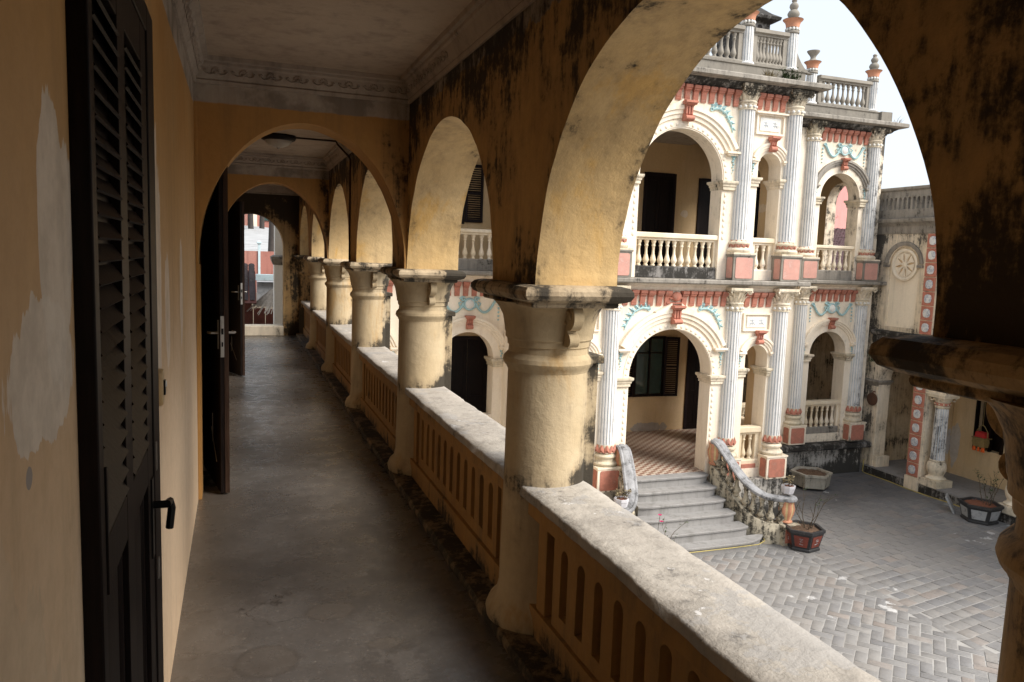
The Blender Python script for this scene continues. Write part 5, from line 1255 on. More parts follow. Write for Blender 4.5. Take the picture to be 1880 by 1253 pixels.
m = MB(); m.box(XE, XE + 0.35, 13.90, EY1, ZK, -1.0); eobj('pier', m, 'wingwall', bevel=0.01)
m = MB(); m.box(XE + 0.02, XE + 0.42, 13.80, 13.90, ZK, -2.82); eobj('pier_base', m, 'wingwall', bevel=0.01)
m = MB(); m.ring([(0, -1.14), (0.02, -1.10), (0.05, -1.05), (0.07, -1.03), (0.07, -0.995), (0, -0.985)], XE + 0.0, XE + 0.33, 13.92, 14.3); eobj('impost', m, 'grey', wob=0.005)
# string course, cornice
m = MB(); m.ext([(XE + 0.01, -0.12), (XE - 0.03, -0.10), (XE - 0.05, -0.02), (XE - 0.05, 0.08), (XE - 0.11, 0.12), (XE - 0.13, 0.16), (XE - 0.13, 0.205), (XE + 0.01, 0.23)], lambda u, v, z: (v, u, z), EY0, 14.18); eobj('string_course', m, 'greydark', wob=0.006)
m = MB(); m.ext([(XE + 0.3, 2.45), (XE - 0.02, 2.46), (XE - 0.04, 2.50), (XE - 0.04, 2.63), (XE - 0.10, 2.70), (XE - 0.16, 2.72), (XE - 0.18, 2.75), (XE - 0.18, 2.80), (XE - 0.02, 2.83), (XE + 0.3, 2.83)], lambda u, v, z: (v, u, z), EY0, EY1 + 0.02); eobj('cornice', m, 'grey', wob=0.006)
m = MB(); n = 70
m.arch_wall(PY, EY0, EY1, 2.83, 3.44, XE - 0.02, XE + 0.14, [(EY1 - 0.25 - 0.128 * i, 0.036, 3.02, 3.26, 0.036) for i in range(n)], 6); eobj('roof_balustrade', m, 'grey', ang=30)
m = MB(); m.ring([(0.0, 3.435), (0.02, 3.44), (0.05, 3.47), (0.05, 3.515), (0.02, 3.53)], XE - 0.02, XE + 0.14, EY0, EY1); eobj('roof_coping', m, 'grey', wob=0.006)
m = MB(); m.box(XE + 0.352, XE + 2.2, EY0, EY1, 2.5, 2.82); m.box(XE + 0.352, 15.78, EY0, EY1 - 0.002, -0.1, 0.098); eobj('ceiling', m, 'cornice_in')
# niche back, hood and wheel window
for k in range(5):
    y = NY - 1.85 * k
    m = MB(); m.box(XE + 0.06, XE + 0.30, y - NH - 0.05, y + NH + 0.05, 0.25, NZ + NH + 0.05); nb = eobj('niche', m, 'niche')
    m = MB(); m.arc(lambda u, v, z: (XE + v, u, z), y, NZ, 1.0, [(0.44, 0), (0.44, -0.03), (0.50, -0.05), (0.53, -0.05), (0.53, 0)], 0.05, PI - 0.05, 24)
    for q in (-1, 1): m.box(XE - 0.06, XE, y + q * 0.47 - 0.07, y + q * 0.47 + 0.07, NZ - 0.06, NZ)
    eobj('hood_moulding', m, 'grey', ang=30)
    m = MB(); rows = []
    for r, d in ((0.365, 0.06), (0.365, 0.0), (0.335, -0.012), (0.30, 0.0), (0.285, 0.03), (0.262, 0.035), (0.255, 0.06)): rows.append([(XE + d, y + r * math.cos(2 * PI * i / 40), NZ + r * math.sin(2 * PI * i / 40)) for i in range(40)])
    m.grid(rows, True); wh = eobj('wheel_window', m, 'niche', ang=40)
    m = MB(); m.face([(XE + 0.058, y + 0.26 * math.cos(2 * PI * i / 40), NZ + 0.26 * math.sin(2 * PI * i / 40)) for i in range(40)]); eobj('wheel_back', m, 'porch', wh)
    for i in range(8):
        a = 2 * PI * i / 8 + 0.2; d = Vector((0, math.cos(a), math.sin(a))); t_ = Vector((0, -d.z, d.y))
        m = MB(); c0 = Vector((XE + 0.02, y, NZ)); rows = []
        for (r, w) in ((0.03, 0.024), (0.10, 0.022), (0.14, 0.026), (0.20, 0.062), (0.258, 0.098)): rows.append([tuple(c0 + d * r - t_ * w), tuple(c0 + d * r + t_ * w), tuple(c0 + d * r + t_ * w + Vector((0.04, 0, 0))), tuple(c0 + d * r - t_ * w + Vector((0.04, 0, 0)))])
        m.grid(rows, True); m.face(rows[0]); eobj('spoke', m, 'niche', wh)
    m = MB(); rows = [[(XE + d, y + r * math.cos(2 * PI * i / 16), NZ + r * math.sin(2 * PI * i / 16)) for i in range(16)] for r, d in ((0.055, 0.05), (0.055, 0.015), (0.03, 0.0))]; m.grid(rows, True); m.face(rows[-1]); eobj('hub', m, 'niche', wh)
# strips of red tiles with lobed mosaic medallions
def tile_meshes():
    m = MB(); w = 0.150; rows = []
    for d, x in ((0, 0.0), (0, -0.018), (0.01, -0.024), (0.03, -0.024), (0.036, -0.016)): rows.append([(x, -w + d, -w + d), (x, w - d, -w + d), (x, w - d, w - d), (x, -w + d, w - d)])
    m.grid(rows, True); m.face(rows[-1]); t = m.mesh('tile', 'red', 30)
    m = MB(); o = []
    for i in range(48):
        a = 2 * PI * i / 48; r = 0.083 * (1 + 0.07 * abs(math.cos(4 * a)) + 0.10 * abs(math.sin(2 * a)) ** 0.7); o.append((r * 1.02 * math.cos(a), r * 1.08 * math.sin(a)))
    rows = [[(-0.012, u, z) for u, z in o], [(-0.028, u, z) for u, z in o], [(-0.032, u * 0.93, z * 0.93) for u, z in o]]; m.grid(rows, True); m.face(rows[-1]); return t, m.mesh('medallion', 'porcelain', 30)
TILE, TMED = tile_meshes()
def tile_strip(y, z0, n):
    for i in range(n):
        t = obj('tile', TILE, ew, (XE - 0.055, y, z0 + 0.155 + 0.318 * i)); obj('medallion', TMED, t, (XE - 0.055, y, z0 + 0.155 + 0.318 * i))
for yy in (12.70, 9.0 - 1.85):
    m = MB(); m.box(XE - 0.055, XE, yy - 0.165, yy + 0.165, ZC, -0.13); m.box(XE - 0.055, XE, yy - 0.165, yy + 0.165, 0.232, 2.46); m.box(XE - 0.08, XE, yy - 0.18, yy + 0.18, ZC, -2.98); eobj('tile_pier', m, 'wingwall')
    tile_strip(yy, -2.97, 9); tile_strip(yy, 0.24, 7)
m = MB(); m.box(XE, XE + 0.3, 12.52, 12.88, ZK, -1.0); eobj('pier', m, 'wingwall')
# white fluted columns of the ground floor walk
def ecolumn(y):
    x = XE + 0.17; m = MB(); nf = 16; R = 0.145; ang = []
    for k in range(nf):
        a = 2 * PI * k / nf; d = 2 * PI / nf; ang += [(a - d * 0.25, 0), (a + d * 0.25, 0), (a + d * 0.34, 1), (a + d * 0.66, 1)]
    gs = [g for a, g in ang]
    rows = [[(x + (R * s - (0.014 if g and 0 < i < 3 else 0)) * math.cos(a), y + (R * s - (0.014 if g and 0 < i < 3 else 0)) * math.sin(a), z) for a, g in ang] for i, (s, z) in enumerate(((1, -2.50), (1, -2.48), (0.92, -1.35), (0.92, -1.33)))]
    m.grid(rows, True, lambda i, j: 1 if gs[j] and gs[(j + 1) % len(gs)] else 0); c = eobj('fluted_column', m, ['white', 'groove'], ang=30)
    m = MB(); m.box(x - 0.235, x + 0.235, y - 0.235, y + 0.235, ZK, -2.93); m.lathe([(0.20, -2.93), (0.215, -2.90), (0.16, -2.86), (0.15, -2.83), (0.19, -2.74), (0.205, -2.66), (0.19, -2.57), (0.155, -2.52), (0.165, -2.50), (0.15, -2.48)], x, y, 0, 24); eobj('base', m, 'cap', c, ang=40, wob=0.004)
    m = MB(); m.lathe([(0.135, -1.335), (0.15, -1.32), (0.155, -1.30), (0.14, -1.28), (0.14, -1.22), (0.17, -1.16), (0.20, -1.10)], x, y, 0, 22, mi=0); m.lathe([(0.145, -1.27), (0.16, -1.265), (0.16, -1.215), (0.148, -1.21)], x, y, 0, 22, mi=1)
    for k in range(11): m.ball((x + 0.158 * math.cos(k * 0.571), y + 0.158 * math.sin(k * 0.571), -1.24), 0.018, 0, seg=6)
    for sx in (-1, 1):
        for sy in (-1, 1): m.tube([(x + sx * (0.15 + 0.03 * math.cos(q * 0.7)), y + sy * (0.15 + 0.03 * math.cos(q * 0.7)), -1.13 + 0.04 * math.sin(q * 0.7)) for q in range(9)], 0.018, 5)
    m.box(x - 0.22, x + 0.22, y - 0.22, y + 0.22, -1.09, -1.04, 0); m.box(x - 0.24, x + 0.24, y - 0.24, y + 0.24, -1.04, -1.0, 0); eobj('capital', m, ['cap', 'red'], c, ang=35)
for y in (12.28, 10.42, 8.56, 6.70, 4.9): ecolumn(y)
# walk, back wall, doorway, dark alcove
m = MB(); m.box(XE - 0.02, 16.4, EY0, EY1, ZC - 0.05, ZK); eobj('platform', m, ['step'])
m = MB(); m.box(XE - 0.035, XE - 0.022, EY0, 14.17, ZC - 0.02, ZK - 0.03); eobj('kerb_face', m, 'greydark', wob=0.004)
XB = 15.80
m = MB()
m.box(XB, XB + 0.25, 13.62, EY1, ZK, 2.5); m.box(XB, XB + 0.25, 13.18, 13.62, -1.05, 2.5); m.box(XB, XB + 0.25, 12.46, 13.18, ZK, 2.5)
m.box(XB, XB + 0.25, 11.74, 12.46, ZK, -2.33); m.box(XB, XB + 0.25, 11.74, 12.46, -1.2, 2.5); m.box(XB, XB + 0.25, EY0, 11.74, ZK, 2.5)
eobj('back_wall', m, 'wing_in')
m = MB(); m.box(XB + 0.22, XB + 0.24, 13.0, 13.8, ZK, -0.9); m.box(XB + 0.20, XB + 0.24, 11.6, 12.6, -2.5, -1.0); eobj('door', m, 'door')
m = MB(); m.box(XB - 0.18, XB, 13.06, 13.18, ZK, -0.9); eobj('jamb', m, 'wing_in', bevel=0.01)
m = MB(); m.box(XE + 0.352, XB, EY1 - 0.25, EY1, ZK, 2.5); eobj('end_wall', m, 'porch_moldy')
m = MB(); m.box(XB - 0.05, XB + 0.05, 11.75, 11.80, -2.33, -1.2); m.box(XB - 0.05, XB + 0.05, 12.42, 12.455, -2.33, -1.2); m.box(XB - 0.04, XB + 0.05, 12.05, 12.09, -2.33, -1.2); eobj('window_frame', m, 'door')

# round brown disc on the corner pier
t = thing('wall_disc', 'round rusty brown disc fixed to the corner pier of the east wing', 'disc', (XE, 13.99, -1.45))
m = MB(); rows = [[(XE + d, 13.99 + r * math.cos(2 * PI * i / 24), -1.45 + r * 0.95 * math.sin(2 * PI * i / 24)) for i in range(24)] for r, d in ((0.06, 0.0), (0.07, -0.04), (0.155, -0.07), (0.165, -0.085), (0.15, -0.09), (0.05, -0.075))]
m.grid(rows, True); m.face(rows[-1]); obj('disc', m.mesh('disc', 'discbrown', 35), t)
m = MB(); m.tube([(XE, 13.99, -1.28), (XE - 0.05, 13.99, -1.26), (XE - 0.08, 13.99, -1.30)], 0.012, 6); obj('bracket', m.mesh('bracket', 'brownpaint'), t)
# lantern in the dark alcove
lx, ly, lz = XB - 0.10, 12.20, -2.25
t = thing('lantern', 'red and gold hanging box lantern with orange tassels in the dark alcove', 'lantern', (lx, ly, lz))
m = MB(); m.ring([(-0.02, lz), (0.0, lz + 0.01), (0.02, lz + 0.12), (0.012, lz + 0.19), (0.03, lz + 0.20), (0.03, lz + 0.22), (0.0, lz + 0.225)], lx - 0.09, lx + 0.09, ly - 0.13, ly + 0.13); obj('box', m.mesh('box', 'gold', 30), t)
m = MB(); m.ring([(0, lz + 0.225), (-0.01, lz + 0.33), (-0.03, lz + 0.35)], lx - 0.08, lx + 0.08, ly - 0.12, ly + 0.12); obj('hood', m.mesh('hood', 'lred'), t)
m = MB()
for sy in (-1, 1): m.tube([(lx, ly + sy * 0.14, lz + 0.2), (lx, ly + sy * 0.13, lz + 0.36), (lx, ly + sy * 0.05, lz + 0.47), (lx, ly, lz + 0.50)], 0.01, 5)
m.tube([(lx, ly, lz + 0.50), (lx, ly, -1.2)], 0.005, 4); m.ball((lx - 0.095, ly, lz + 0.10), 0.05, None, 0.3, 1, 1); obj('strap', m.mesh('strap', 'gold'), t)
tm = MB(); tm.lathe([(0.012, 0.05), (0.02, 0.03), (0.028, -0.04), (0.03, -0.07)], 0, 0, 0, 8); tme = tm.mesh('tassel', 'orange')
for sy in (-1, -0.75, 0, 0.8, 1): obj('tassel', tme, t, (lx - 0.07, ly + sy * 0.12, lz - 0.02))
# yellow hose along the kerb and the lowest step
m = MB(); m.tube([(XE - 0.05, 14.12, -3.03), (XE - 0.055, 14.12, ZC + 0.02), (XE - 0.08, 14.0, ZC + 0.012), (XE - 0.07, 13.3, ZC + 0.012), (XE - 0.13, 12.75, ZC + 0.012), (XE - 0.12, 12.2, ZC + 0.012), (XE - 0.06, 11.7, ZC + 0.012), (XE - 0.06, 11.0, ZC + 0.012)], 0.011, 6)
m.tube([(XE - 0.055, 14.12, -3.03), (XE - 0.05, 14.12, -2.98), (XE - 0.02, 14.12, -2.97)], 0.011, 6)
tag(obj('hose', m.mesh('hose', 'yellow', 60)), 'thin yellow hose lying along the foot of the dark kerb', 'hose')
m = MB(); m.tube([(7.0, 10.50, ZC + 0.112), (7.9, 10.505, ZC + 0.108), (8.5, 10.54, ZC + 0.10), (8.72, 10.66, ZC + 0.10), (8.80, 10.80, ZC + 0.09)], 0.008, 6)
tag(obj('cable', m.mesh('cable', 'yellow', 60)), 'thin yellow cable running along the front of the lowest step', 'cable')

# ------------------------------------------------------------------ planters and pots
def hexpot(name, label, cx, cy, z, r, h, rot, mat, panels=None, feet=True, soil='soil', flare=1.25, wall_=0.06, grp='hexagonal planters in the courtyard', cat='planter', sides=6):
    t = thing(name, label, cat, (cx, cy, z), grp)
    m = MB(); rb = r / flare
    m.lathe([(0, 0.05), (rb * 0.97, 0.05), (rb, 0.06), (r * 0.93, h - 0.07), (r * 0.95, h - 0.055), (r, h - 0.05), (r, h), (r - wall_, h), (r - wall_ - 0.02, h - 0.06), (0, h - 0.06)], cx, cy, z, sides, rot=rot)
    m.lathe([(rb * 1.0, 0.0), (rb * 1.06, 0.01), (rb * 1.06, 0.04), (rb * 0.98, 0.06)], cx, cy, z, sides, rot=rot) if feet else None
    obj('body', m.mesh('body', mat, 25, 0.002), t, bevel=0.004)
    if panels:
        for k in range(sides):
            a = rot + 2 * PI * (k + 0.5) / sides; ap = math.cos(PI / sides)
            o0 = Vector((math.cos(a), math.sin(a), 0)); tn = Vector((-o0.y, o0.x, 0))
            w0 = rb * math.sin(PI / sides) * 0.72; w1 = r * 0.93 * math.sin(PI / sides) * 0.74
            z0, z1 = 0.085, h - 0.09
            f = lambda zz: (rb + (r * 0.93 - rb) * (zz - 0.06) / (h - 0.13)) * ap
            c = Vector((cx, cy, z)); pts = [c + o0 * (f(z0) + 0.0) - tn * w0 + Vector((0, 0, z0)), c + o0 * f(z0) + tn * w0 + Vector((0, 0, z0)), c + o0 * f(z1) + tn * w1 + Vector((0, 0, z1)), c + o0 * f(z1) - tn * w1 + Vector((0, 0, z1))]
            m = MB(); m.grid([[tuple(p - o0 * 0.01) for p in pts], [tuple(p + o0 * 0.007) for p in pts]], True); m.face([tuple(p + o0 * 0.007) for p in pts]); pn = obj('panel', m.mesh('panel', panels), t)
            if panels == 'potred':
                m = MB(); zm = (z0 + z1) / 2; q = lambda u, v: tuple(c + o0 * (f(zm + v) + 0.010) + tn * u + Vector((0, 0, zm + v)))
                st_ = [[(-0.03, 0.05), (0.03, 0.05), (-0.02, 0.005), (0.03, 0.0)], [(0.0, -0.01), (-0.03, -0.05), (0.035, -0.055)]] if k % 2 else [[(-0.04, -0.05), (0.04, -0.03), (0.0, 0.0), (0.05, 0.02)], [(0.02, 0.05), (-0.03, 0.02)]]
                for s in st_: m.tube([q(u, v) for u, v in s], 0.004, 4)
                obj('lettering', m.mesh('lettering', 'potpale'), pn)
    m = MB(); n = 12; rs = random.Random(int(cx * 100)); rows = []
    for i in range(n + 1):
        rr = (r - wall_ - 0.01) * 0.93 * i / n
        rows.append([(cx + rr * math.cos(2 * PI * k / 24 + rot), cy + rr * math.sin(2 * PI * k / 24 + rot), z + h - 0.045 + 0.03 * (1 - (i / n) ** 2) + rs.uniform(-0.012, 0.012)) for k in range(24)])
    m.grid(rows, True)
    for k in range(90):
        a = rs.uniform(0, 2 * PI); rr = (r - wall_) * 0.85 * math.sqrt(rs.random()); p = Vector((cx + rr * math.cos(a), cy + rr * math.sin(a), z + h - 0.025 + rs.uniform(0, 0.02)))
        u = Vector((rs.uniform(-1, 1), rs.uniform(-1, 1), rs.uniform(-.4, .4))).normalized() * rs.uniform(0.008, 0.02); v = u.cross(Vector((rs.uniform(-.3, .3), 0, 1))).normalized() * u.length * 0.6
        m.face([p - u, p + v, p + u, p - v])
    obj('soil', m.mesh('soil', soil, 40), t)
    return t
def twigs(t, cx, cy, z, h, n, seed, leaves=0, lmat='leaf', spread=0.5, name='stem'):
    rs = random.Random(seed); m = MB(); lf = MB()
    def br(p, d, l, r, dep):
        pts = [p]; q = p.copy(); dd = d.copy()
        for k in range(4):
            dd = (dd + Vector((rs.uniform(-.25, .25), rs.uniform(-.25, .25), rs.uniform(-.05, .15)))).normalized(); q = q + dd * l / 4; pts.append(q.copy())
        m.tube(pts, lambda u: r * (1 - 0.6 * u), 5)
        for k in (2, 3, 4):
            if leaves and rs.random() < leaves:
                for e in range(2):
                    c = pts[k] + Vector((rs.uniform(-.03, .03), rs.uniform(-.03, .03), rs.uniform(-.01, .03))); u = Vector((rs.uniform(-1, 1), rs.uniform(-1, 1), rs.uniform(-.3, .5))).normalized() * rs.uniform(.018, .032); v = u.cross(Vector((0, 0, 1))).normalized() * u.length * 0.55
                    lf.face([c - u, c + v - u * 0.1, c + u, c - v - u * 0.1])
            if dep and rs.random() < 0.65:
                br(pts[k], (dd + Vector((rs.uniform(-.9, .9), rs.uniform(-.9, .9), .3))).normalized(), l * 0.5, r * 0.55, dep - 1)
    for k in range(n):
        a = 2 * PI * k / n + rs.uniform(0, 1)
        br(Vector((cx + 0.05 * math.cos(a), cy + 0.05 * math.sin(a), z)), Vector((spread * math.cos(a), spread * math.sin(a), 1)).normalized(), h * rs.uniform(.6, 1), 0.009, 2)
    obj(name, m.mesh(name, 'twig', 60), t)
    if lf.f: obj('leaves', lf.mesh('leaves', lmat, 20), t)
t = hexpot('planter', 'wide grey stone hexagonal planter of dry soil against the stained plinth', 12.12, 13.42, ZC, 0.46, 0.36, math.radians(32), 'potgrey', None, False, 'soil', 1.12, 0.075)
t = hexpot('planter', 'black rimmed planter with red panels and bare twigs at the foot of the stairs', 9.36, 10.44, ZC, 0.36, 0.38, math.radians(12), 'potblack', 'potred', True, 'soil', 1.32); twigs(t, 9.42, 10.40, ZC + 0.33, 0.55, 5, 3, 0.12)
t = hexpot('planter', 'black planter with pale marbled panels and a thin leafy plant by the kerb', 13.93, 10.70, ZC, 0.40, 0.37, math.radians(5), 'potblack', 'potpale', True, 'leaflitter', 1.28); twigs(t, 14.0, 10.62, ZC + 0.33, 0.55, 5, 11, 0.45)
m = MB(); m.box(-0.16, 0.16, -0.02, 0.02, 0, 0.36, mt=Matrix.Translation((13.90, 11.24, ZC)) @ Matrix.Rotation(math.radians(38), 4, 'Z') @ Matrix.Rotation(math.radians(-28), 4, 'X'))
tag(obj('stone_slab', m.mesh('stone_slab', 'potpale'), bevel=0.004), 'small grey slab leaning beside the black planter', 'slab')
for e, s, lb in ((eR, 1, 'small white octagonal flowerpot on the right end of the stair rail'), (eL, -1, 'small white octagonal flowerpot on the left end of the stair rail')):
    ox = 0.0 if s > 0 else 0.22
    t = hexpot('flowerpot', lb, e.x + ox, e.y + (0.0 if s > 0 else 0.06), e.z + 0.034, 0.125, 0.19, 0.3, 'potwhite', None, False, 'leaflitter', 1.22, 0.02, 'small white flowerpots on the stair rail', 'flowerpot', 8)
    twigs(t, e.x + ox, e.y + (0.0 if s > 0 else 0.06), e.z + 0.2, 0.13, 4, 5 + s, 0.6, 'drygrass')
# flowering shrub by the steps
t = thing('flowering_shrub', 'thin shrub with two magenta blossoms in front of the left stair rail', 'shrub', (6.16, 10.05, ZC))
twigs(t, 6.16, 10.05, ZC, 0.75, 4, 21, 0.5, 'leaf', 0.25)
m = MB(); m.tube([(6.16, 10.05, ZC + 0.3), (6.18, 10.06, ZC + 0.8), (6.20, 10.06, ZC + 0.98)], 0.004, 4); obj('stem', m.mesh('stem', 'twig'), t)
for (x, y, z) in ((6.20, 10.06, -2.30), (6.22, 10.04, -2.40)):
    m = MB()
    for k in range(6):
        a = k * PI / 3; u = Vector((math.cos(a), math.sin(a), 0.45)) * 0.035; v = Vector((-math.sin(a), math.cos(a), 0)) * 0.022; c = Vector((x, y, z)); m.face([c, c + u * 0.6 + v, c + u, c + u * 0.6 - v])
    obj('blossom', m.mesh('blossom', 'magenta'), t)

# weeds on the parapets
def weed(name, label, x, y, z, h, n, mat, seed, cat='weed'):
    rs = random.Random(seed); m = MB()
    for k in range(n):
        a = rs.uniform(0, 2 * PI); b = Vector((x + rs.uniform(-h, h) * 0.5, y + rs.uniform(-.06, .06), z)); d = Vector((math.cos(a) * 0.5, math.sin(a) * 0.5, 1)).normalized(); l = h * rs.uniform(.4, 1); s_ = Vector((-d.y, d.x, 0)).normalized() * 0.006
        p = b + d * l * 0.5; e = b + d * l + Vector((math.cos(a), math.sin(a), -0.3)) * l * 0.25
        m.face([b - s_, b + s_, p + s_, p - s_]); m.face([p - s_, p + s_, e])
        if mat == 'leaf':
            for q in range(3):
                c = b + d * l * rs.uniform(.3, 1); u = Vector((rs.uniform(-1, 1), rs.uniform(-1, 1), rs.uniform(-.3, .6))).normalized() * 0.03; v = u.cross(Vector((0, 0, 1))).normalized() * 0.014; m.face([c - u, c + v, c + u, c - v])
    tag(obj(name, m.mesh(name, mat, 20)), label, cat, 'weeds on the parapets')
weed('weed_tuft', 'dark green weed tuft at the right end of the central parapet', XC + 2.05, 11.84, 4.99, 0.30, 60, 'leaf', 2)
weed('weed_tuft', 'dry straw coloured grass spread along the central parapet', XC + 1.6, 11.84, 4.99, 0.20, 110, 'drygrass', 4)
weed('weed_tuft', 'sparse dry weed on the outer corner of the right wing cornice', WX1 + 0.16, YW - 0.15, 4.98, 0.30, 9, 'drygrass', 6)
weed('weed_tuft', 'green fern growing in the corner below the east wing string course', XE - 0.06, 14.05, -0.55, 0.30, 40, 'leaf', 8)

# ------------------------------------------------------------------ beyond the buildings
m = MB(); rows = [[(x, y, z + 0.25 * noise.noise(Vector((x * .15, y * .15, 0)))) for x in range(-70, 71, 5)] for y, z in ((17.2, -1.4), (20, -0.9), (26, 0.9), (34, 1.5), (48, 2.2), (70, 3.2), (110, 7), (170, 13))]
m.grid(rows); struct(obj('hillside', m.mesh('hillside', 'earth', 60)), 'earth slope rising behind the palace')
m = MB(); rows = [[(-5 + 0.0 * y, y, z + 0.30), (1.2, y, z + 0.30), (3.0, y + 1.5, z + 0.2)] for y, z in ((26.5, 1.0), (34, 1.55), (48, 2.25), (66, 3.1))]
m.grid(rows); struct(obj('road', m.mesh('road', 'asph')), 'pale concrete road climbing the slope')
t = thing('corner_pillar', 'sunlit pale pillar with a moulded capital just outside the far doorway', 'pillar', (0.86, 16.9, -0.3))
m = MB(); m.box(0.715, 1.2, 16.75, 17.1, -1.5, 1.40); m.box(0.73, 1.2, 16.76, 17.1, 1.50, 2.8); obj('shaft', m.mesh('shaft', 'brightwash'), t, bevel=0.01)
m = MB(); m.ring([(0, 1.30), (0.02, 1.33), (0.05, 1.40), (0.06, 1.44), (0.06, 1.48), (0, 1.51)], 0.715, 1.2, 16.75, 17.1); obj('capital', m.mesh('capital', 'grey', wob=0.01), t)
t = thing('board_fence', 'dark red brown plank fence below the far doorway', 'fence', (0.2, 18.9, -1.0))
for i in range(9): B('plank', 'brownpaint', -1.0 + 0.27 * i, -1.0 + 0.27 * i + 0.255, 18.88, 18.91 + 0.006 * (i % 2), -1.6, 0.22 + 0.01 * (i % 3), t)
t = thing('thatched_shade', 'pale thatched straw roof seen through the far doorway', 'roof', (0.95, 18.0, -1.0)); rs = random.Random(3); m = MB()
for k in range(900):
    a = rs.uniform(0, 2 * PI); r0 = rs.uniform(0.0, 0.55); r1 = r0 + rs.uniform(0.15, 0.3); f = lambda r: 0.92 - 0.75 * r - 0.15 * r * r + rs.uniform(-.015, .015); d = Vector((math.cos(a), math.sin(a), 0)); s_ = Vector((-d.y, d.x, 0)) * 0.010; c = Vector((0.95, 18.0, 0))
    p, q = c + d * r0 + Vector((0, 0, f(r0))), c + d * r1 + Vector((0, 0, f(r1))); m.face([p - s_, p + s_, q + s_, q - s_])
m.lathe([(0.0, 0.88), (0.3, 0.66), (0.62, 0.38)], 0.95, 18.0, 0, 20); struct(obj('straw', m.mesh('straw', 'thatch', 20), t), None, 'stuff')
m = MB(); m.tube([(0.95, 18.0, -1.3), (0.95, 18.0, 0.9)], 0.04, 8); obj('post', m.mesh('post', 'twig'), t)
# dark tiled lean-to: each barrel tile its own piece
t = thing('tiled_lean_to', 'small lean-to roof of dark curved tiles outside the far doorway', 'roof', (-0.2, 17.9, -1.0))
m = MB(); rows = []
for z, r in ((0, 0.062), (0.13, 0.070)): rows.append([(r * math.cos(a), z, r * 0.8 * math.sin(a)) for a in [PI * i / 6 for i in range(7)]])
rows2 = [[(p[0] * 0.82, p[1], p[2] * 0.8 - 0.004) for p in r] for r in rows]
m.grid(rows); m.grid(rows2); m.grid([rows[1], rows2[1]]); tme = m.mesh('roof_tile', 'rooftile', 50)
for c in range(8):
    for k in range(13):
        o = obj('roof_tile', tme, None, (0.30 - 0.145 * c, 18.55 - 0.092 * k, 1.18 - 0.058 * k)); o.rotation_euler = (math.radians(-28), 0, PI + random.uniform(-.06, .06)); o.rotation_euler = (math.radians(28), 0, random.uniform(-.05, .05)); setp(o, t)
m = MB(); m.box(-0.95, 0.38, 17.35, 18.65, -0.02, 0.0, mt=Matrix.Translation((0, 0, 0.46)) @ Matrix.Translation((0, 17.35, 0)) @ Matrix.Rotation(math.radians(30), 4, 'X') @ Matrix.Translation((0, -17.35, 0))); obj('roof_boarding', m.mesh('roof_boarding', 'brownpaint'), t)
m = MB(); m.box(-0.9, 0.3, 18.3, 18.4, -1.4, 0.9); obj('wall', m.mesh('wall', 'brownpaint'), t)
m = MB(); m.box(0.42, 1.6, 19.95, 20.1, 0.84, 1.0, mt=Matrix.Translation((0, 0, 0))); tag(obj('blue_board', m.mesh('blue_board', 'bluepaint'), bevel=0.01), 'pale blue painted beam in front of the faded red wall', 'beam')
m = MB(); m.box(0.46, 1.5, 20.1, 20.9, 0.3, 0.80); tag(obj('slate_shed', m.mesh('slate_shed', 'potpale')), 'low grey shed under the pale blue beam', 'shed')
t = thing('red_wall', 'faded red boundary wall with a pale post beyond the lean-to', 'wall', (-0.5, 24.0, 0)); m = MB(); m.box(-4, 0.575, 24.0, 24.2, -0.8, 1.55); m.box(0.64, 3.5, 24.0, 24.2, -0.8, 1.55); obj('wall', m.mesh('wall', 'redwall'), t)
m = MB(); m.box(0.575, 0.64, 23.96, 24.24, -0.8, 1.75); m.ring([(0, 1.75), (0.03, 1.78), (0.03, 1.82), (-0.02, 1.86)], 0.575, 0.64, 23.96, 24.24); obj('post', m.mesh('post', 'bluepaint'), t)
def tree(x, y, z, h, r, seed, label, crown=True):
    rs = random.Random(seed); t = thing('tree', label, 'tree', (x, y, z), 'trees on the slope behind'); m = MB(); lf = MB()
    pts = [Vector((x + 0.12 * rs.uniform(-1, 1) * k / 2, y, z + h * k / 6 - (0.3 if k == 0 else 0))) for k in range(7)]; m.tube(pts, lambda u: r * (1 - 0.6 * u), 8)
    for k in range(12):
        p = pts[2 + k % 4]; a = rs.uniform(0, 2 * PI); q = p + Vector((math.cos(a), math.sin(a), 0.8)) * h * 0.22; m.tube([p, p.lerp(q, 0.5) + Vector((0, 0, .15)), q], lambda u: r * 0.35 * (1 - 0.7 * u), 5)
        for e in range(150 if crown else 25):
            c = q + Vector((rs.gauss(0, 1), rs.gauss(0, 1), rs.gauss(0, .7))) * h * 0.10; u = Vector((rs.uniform(-1, 1), rs.uniform(-1, 1), rs.uniform(-1, 1))).normalized() * 0.09; v = u.cross(Vector((rs.uniform(-1, 1), 0, 1))).normalized() * 0.045; lf.face([c - u, c + v, c + u, c - v])
    obj('trunk', m.mesh('trunk', 'bark', 60), t); obj('crown', lf.mesh('crown', 'leaf', 20), t)
tree(1.07, 27.5, 1.0, 6.0, 0.13, 1, 'dark tree trunk standing beside the road, nearest beyond the red wall', False)
for i, (x, y) in enumerate(((0.25, 52), (0.9, 56), (-0.4, 50), (1.7, 60))): tree(x, y, 2.4, 7.5, 0.20, 30 + i, ['slender tree by the upper road, second from the doorway edge', 'slender tree in front of the distant red house', 'slender tree at the upper road, nearest the dark door edge', 'farthest slender tree beside the distant red house'][i])
t = thing('distant_house', 'small distant house with a red wall and pale door between the trees', 'house', (2.0, 70, 3)); m = MB(); m.box(0.6, 6, 70, 74, 3, 7.2); obj('wall', m.mesh('wall', 'redwall'), t)
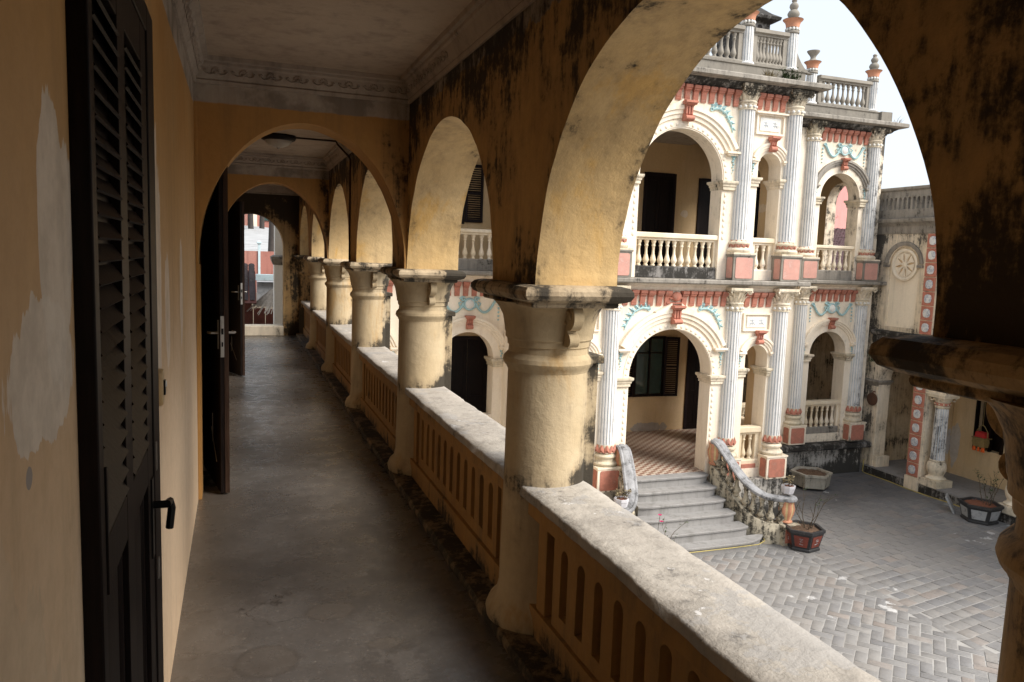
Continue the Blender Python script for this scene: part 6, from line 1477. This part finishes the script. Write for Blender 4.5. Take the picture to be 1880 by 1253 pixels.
m = MB(); m.ext([(69.5, 7.2), (74.5, 7.2), (72, 8.6)], lambda u, v, z: (u, v, z), 0.3, 6.3); obj('roof', m.mesh('roof', 'rooftile2'), t)
m = MB(); m.box(0.9, 1.6, 69.9, 70, 3, 5.0); obj('door', m.mesh('door', 'niche'), t); m = MB(); m.box(2.2, 3.2, 69.9, 70, 4, 5.2); obj('window', m.mesh('window', 'glass'), t)
# pink house and its tiled roof, seen through the upper right arch
t = thing('pink_house', 'plain pink house wall rising behind the tiled roof', 'house', (19, 25, -1)); m = MB(); m.box(15.5, 22.1, 23.6, 27, -1, 6.4); obj('wall', m.mesh('wall', 'pinkwall'), t)
m = MB(); m.box(15.3, 22.2, 23.4, 27.2, 6.4, 6.7); obj('roof', m.mesh('roof', 'grey'), t)
t = thing('tiled_roof_house', 'low house with a purple grey roof of overlapping tiles', 'house', (18, 20, -1)); m = MB(); m.box(15.6, 22.5, 18.4, 22.0, -1, 1.75); obj('wall', m.mesh('wall', 'facade'), t)
m = MB(); rs = random.Random(9); nx, ny = 62, 24
for j in range(ny):
    for i in range(nx):
        x = 15.4 + 7.2 * (i + (0.5 if j % 2 else 0)) / nx; y = 17.9 + 4.0 * j / ny; z = 1.55 + 1.45 * j / ny + rs.uniform(-.012, .02); w = 7.2 / nx * 0.52
        m.face([(x - w, y, z + 0.012), (x, y - 0.03, z + 0.05), (x, y + 0.22, z + 0.10), (x - w, y + 0.22, z + 0.065)]); m.face([(x, y - 0.03, z + 0.05), (x + w, y, z + 0.012), (x + w, y + 0.22, z + 0.065), (x, y + 0.22, z + 0.10)]); m.face([(x - w, y, z + 0.012), (x, y - 0.03, z + 0.05), (x + w, y, z + 0.012), (x, y + 0.0, z - 0.02)])
struct(obj('roof_tiles', m.mesh('roof_tiles', 'rooftile2', 20), t), None, 'stuff')
m = MB(); m.face([(15.3, 17.9, 1.5), (22.7, 17.9, 1.5), (22.7, 21.95, 2.95), (15.3, 21.95, 2.95)]); obj('roof', m.mesh('roof', 'rooftile2'), t)
t = thing('leafy_sapling', 'thin leafy sapling in front of the pink house wall', 'sapling', (19.1, 21.6, -1)); twigs(t, 19.1, 21.7, 2.6, 1.0, 5, 44, 0.95, 'leaf', 0.5); m = MB(); m.tube([(19.1, 22.3, -1), (19.1, 21.9, 1.0), (19.1, 21.7, 2.7)], 0.03, 6); obj('trunk', m.mesh('trunk', 'bark'), t)
